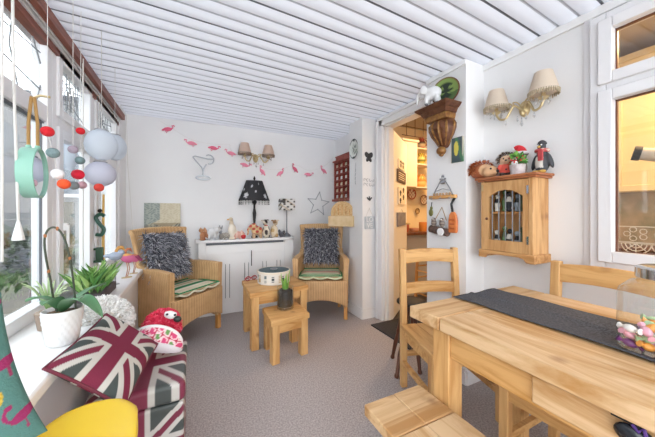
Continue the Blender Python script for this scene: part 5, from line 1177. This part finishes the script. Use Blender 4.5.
# ================================================================== ON THE SILL
SZ = .661
pc = Vector((-.437, 1.36, SZ)); t = thing('potted_orchid', 'orchid with broad leaves and arching bare stem in a white embossed pot', 'plant', pc)
def emb(a, z): return 1 + .025 * (2 * abs(sin(a * 9 + z * 95)) ** 3 + abs(sin(a * 9 - z * 95)) ** 3) if .01 < z < .115 else 1
obj('pot', B().lathe([(0, 0), (.046, 0), (.05, .004)] + [(.05 + .016 * k / 20, .006 + .112 * k / 20) for k in range(21)] + [(.068, .124), (.064, .128), (.058, .122), (.056, .1), (0, .1)], 72, fr=emb, sq=(.88, .88)), m_white, t, ang=70)
obj('bark', B().lathe([(0, .1), (.056, .1), (.05, .114), (0, .118)], 20), M('orchid_bark', '6a5540', .95, bump=(90, 1)), t)
def leaf(name, base, tip, wd, sag, t, cols, twist=0):
    base, tip = Vector(base), Vector(tip); d = tip - base; sd = d.cross(Vector((0, 0, 1))).normalized(); sd = (Matrix.Rotation(twist, 3, d.normalized()) @ sd)
    def f(u, v):
        c = base + d * u + Vector((0, 0, sag * sin(pi * u))); w_ = wd * sin(pi * min(1, u * .93 + .07)) ** .6; k = 2 * v - 1
        return c + sd * w_ * k + Vector((0, 0, .25 * wd * k * k))
    o = obj(name, B().grid(f, 14, 6), m_leaf, t, solid=.003, subs=1, ang=180); paint(o, lambda c: mixc(cols[0], cols[1], min(1, max(0, (c - base).length / d.length)))); return o
top = Vector((0, 0, .115))
def rel(px, py, Y): q = P(px, py, Y=Y); return q - pc
for tip, wd, sag, tw in ((rel(25, 302, 1.30), .03, .03, .2), (rel(106, 284, 1.5), .032, .02, -.3), (rel(103, 318, 1.30), .03, .06, .1), (rel(42, 306, 1.22), .026, .03, .2), (rel(80, 300, 1.17), .028, .02, 0)):
    leaf('leaf', top, tip, wd, sag, t, ('32603a', '64906a'), tw)
sp = spline([rel(x_, y_, 1.34) for x_, y_ in ((76, 310), (73, 278), (68, 250), (62, 234), (55, 227.5), (48, 230), (44.5, 240), (46, 258), (50, 278), (53, 296), (57, 312))], 6)
obj('flower_stem', B().tube(sp, .0035, 6), M('orchid_stem', '3a4234', .5), t); b = B()
for k in (10, 22, 34, 46): b.ell(sp[k], (.005, .005, .008), n=7, k=5)
obj('stem_nodes', b, M('orchid_node', 'a86a3c', .6), t)
# planter
t = thing('trough_planter', 'dark trough of pale green leafy plants near the far end of the sill', 'plant', (-.50, 2.02, SZ)); obj('trough', B().bb(-.06, .06, -.16, .16, 0, .05), M('trough', '4a3f44', .6), t, bev=.006)
b = B(); cs = []
for k in range(120):
    x, y = rnd(-.05, .05), rnd(-.15, .15); an = rnd(0, 6.28); L = rnd(.07, .17); d = Vector((cos(an) * .5, sin(an) * .5, 1)).normalized(); sd = d.cross(Vector((cos(an), -sin(an), .2))).normalized(); p = Vector((x, y, .05)); c = random.choice(['5f8f4a', '7fae5c', '9cc274', '4a7a3e', 'b4cf8c'])
    v = [b.bm.verts.new(q) for q in (p, p + d * L * .55 + sd * .011, p + d * L + Vector((cos(an), sin(an), -.3)) * .02, p + d * L * .55 - sd * .011)]; b.face(v); cs += [c] * 4
setcols(obj('foliage', b, m_leaf, t, norm=False, smooth=False), cs); t['kind'] = ''; del t['kind']
t = thing('spider_plant', 'wispy green plant in a small pot on the sill behind the orchid', 'plant', (-.545, 1.56, SZ)); obj('pot', B().lathe([(0, 0), (.035, 0), (.045, .07), (.04, .072), (0, .06)], 18), M('pot_terracotta', '9c8a7c', .7), t)
for k in range(16): a = k * 2.4; L = .12 + .1 * ((k * 7) % 5) / 5; leaf('leaf', (0, 0, .06), (.06 * cos(a) * 1.1, L * sin(a) * .7, .06 + L * .75), .004, .03, t, ('6f9a58', 'b9c9a0'))
t = thing('cane', 'thin yellow wooden cane standing at the window post', 'cane', (-.60, 2.57, SZ)); obj('cane', B().cyl((0, 0, 0), (.0, .015, .62), .011, .007, 8), M('cane_yellow', 'e0b562', .6), t)
def flamingo(label, px, Y, S, cols):
    q = P(px, 276, Y=Y); t = thing('flamingo_figurine', label, 'figurine', (q.x, Y, SZ), R(30), 'flamingo ornaments on the sill'); 
    o = blob('body', [((.01, 0, .115), (.04, .024, .028), (0, .3, 0)), ((.045, 0, .1), (.022, .012, .012), (0, .6, 0)), ([(-.022, 0, .125), (-.042, 0, .14), (-.05, 0, .165), (-.036, 0, .185), (-.018, 0, .182), (-.012, 0, .17)], [.013, .009, .008, .01, .011, .006], 't'), ([(-.014, 0, .176), (-.006, 0, .165), (-.008, 0, .155)], [.006, .005, .003], 't')], m_vc, t, .004, lambda c: cols[1] if c.z > .132 else cols[0])
    obj('leg', B().tube([(.0, -.008, .095), (.006, -.008, .05), (-.004, -.008, 0)], .003, 6), M('fl_leg' + label[:5], 'b98a70', .5), t); obj('leg', B().tube([(.014, .008, .095), (.022, .008, .05), (.01, .008, 0)], .003, 6), M('fl_leg2' + label[:5], 'b98a70', .5), t); obj('foot_plate', B().lathe([(0, 0), (.024, 0), (.022, .004), (0, .005)], 14, (.004, 0, 0), sq=(1.2, .8)), m_gold, t); t.scale = (S, S, S); return t
flamingo('pink flamingo with golden neck nearest the armchair', 126, 2.50, 1.25, ('d06a94', 'd9a35c')); flamingo('smaller plum flamingo half behind the golden necked one', 133, 2.64, 1.08, ('a84a70', 'c07a58'))
q = P(113, 262, Y=2.38); t = thing('glass_bird', 'smoky blue grey glass bird on a stem rising out of the planter', 'ornament', (-.47, 2.30, SZ)); blob('bird', [((0, 0, .19), (.04, .024, .03)), ((.034, 0, .212), (.02, .018, .018)), ((-.04, 0, .195), (.03, .014, .012))], M('smoky_blue', '9aa3b4', .25), t, .005); obj('stem', B().cyl((0, 0, 0), (0, 0, .17), .004).lathe([(0, 0), (.025, 0), (.02, .006), (0, .008)], 14), m_silver, t)

# ================================================================== GARDEN
struct('garden_ground', B().bb(-9, -.78, -5, 12, -.2, -.1), M('patio', '6b6762', .9, var=(3, '7a7468')))
m_fen = M('fence_grey', '3c3f42', .8, var=(5, '4c4f52'))
t = thing('garden_fence', 'dark slate horizontal slat fence beyond the windows', 'fence', (-3.0, 3.0, -.1)); b = B()
for k in range(9): b.bb(-.02, .02, -5, 5, .04 + k * .135, .155 + k * .135)
obj('slats', b, m_fen, t)
for k in range(6): obj('post', B().bb(-.05, .05, -4.9 + k * 1.95, -4.8 + k * 1.95, 0, 1.3), m_fen, t)
t = thing('garden_shed', 'pale rendered house wall beyond the fence', 'house', (-6.2, 5.5, -.1)); obj('wall', B().bb(-.2, .2, -7, 3, 0, 4.6), M('house_render', '7c7b7b', .8, var=(2, '868584')), t); obj('roof', B().prism([(-.6, 4.6), (.6, 4.6), (-.6, 5.4)], -7.2, 3), M('roof_slate', '48484c', .8), t)
for k in range(3): f = obj('window', B().bb(.2, .24, -3 + k * 2.4, -2 + k * 2.4, 1.1, 2.3), m_upvc, t); obj('pane', B().bb(.235, .245, -2.92 + k * 2.4, -2.08 + k * 2.4, 1.18, 2.22), M('far_pane', '5f6a74', .2), f)
t = thing('garden_garage', 'grey rendered garage wall closing the far end of the garden', 'garage', (-3.6, 8.6, -.1)); obj('wall', B().bb(-3.2, 2.6, 0, 3, 0, 3.9), bpy.data.materials['house_render'], t); obj('coping', B().bb(-3.3, 2.7, -.06, 3, 3.9, 4.0), bpy.data.materials['roof_slate'], t); f = obj('window', B().bb(.3, 1.3, -.05, 0, 1.6, 2.7), m_upvc, t); obj('pane', B().bb(.38, 1.22, -.056, -.04, 1.68, 2.62), bpy.data.materials['far_pane'], f)
t = thing('raised_bed', 'pale timber raised bed at the foot of the fence', 'planter', (-2.2, 2.6, -.1)); obj('frame', B().bb(-.35, .35, -1.6, 1.6, 0, .3), M('bed_timber', '84704f', .9, var=(8, '6c5c42')), t); obj('soil', B().bb(-.31, .31, -1.56, 1.56, .3, .32), M('bed_soil', '4a4038', 1), t)
for i, (x, y, z, r, n, c, lb) in enumerate(((-2.15, 1.7, .45, .32, 420, ['34482c', '4a5f3c', '283a24'], 'low green shrub in the raised bed nearest the camera'), (-2.25, 2.7, .5, .36, 420, ['405634', '5c6e48', '304428'], 'rounded pale green shrub in the middle of the raised bed'), (-2.2, 3.6, .42, .3, 360, ['324a30', '546a48', '263828'], 'dark shrub at the far end of the raised bed'), (-1.7, 4.4, .7, .42, 420, ['3e4e36', '5e6e54', '2e3c2c'], 'tall bush outside the furthest window'), (-1.35, 2.35, .15, .2, 260, ['48603e', '6a805a', '384e30'], 'small potted bush just outside the glass'))):
    t = thing('garden_shrub', lb, 'shrub', (x, y, -.1), 0, 'shrubs in the garden'); b = B(); cs = []; leaves(b, cs, (0, 0, z), (r, r, r * .85), n, .11, c); setcols(obj('foliage', b, m_leaf, t, norm=False, smooth=False), cs); obj('stem', B().tube([(0, 0, 0), (.02, 0, z * .6), (0, .02, z)], .02, 6), m_dark, t)
# ================================================================== LIGHT
w = bpy.data.worlds.new('sky'); SC.world = w; w.use_nodes = True
bg = w.node_tree.nodes['Background']; bg.inputs['Color'].default_value = (.93, .97, 1, 1); bg.inputs['Strength'].default_value = 3.0
SC.cycles.max_bounces = 10; SC.cycles.diffuse_bounces = 6; SC.cycles.transparent_max_bounces = 16; SC.cycles.use_denoising = True
SC.cycles.sample_clamp_indirect = 4
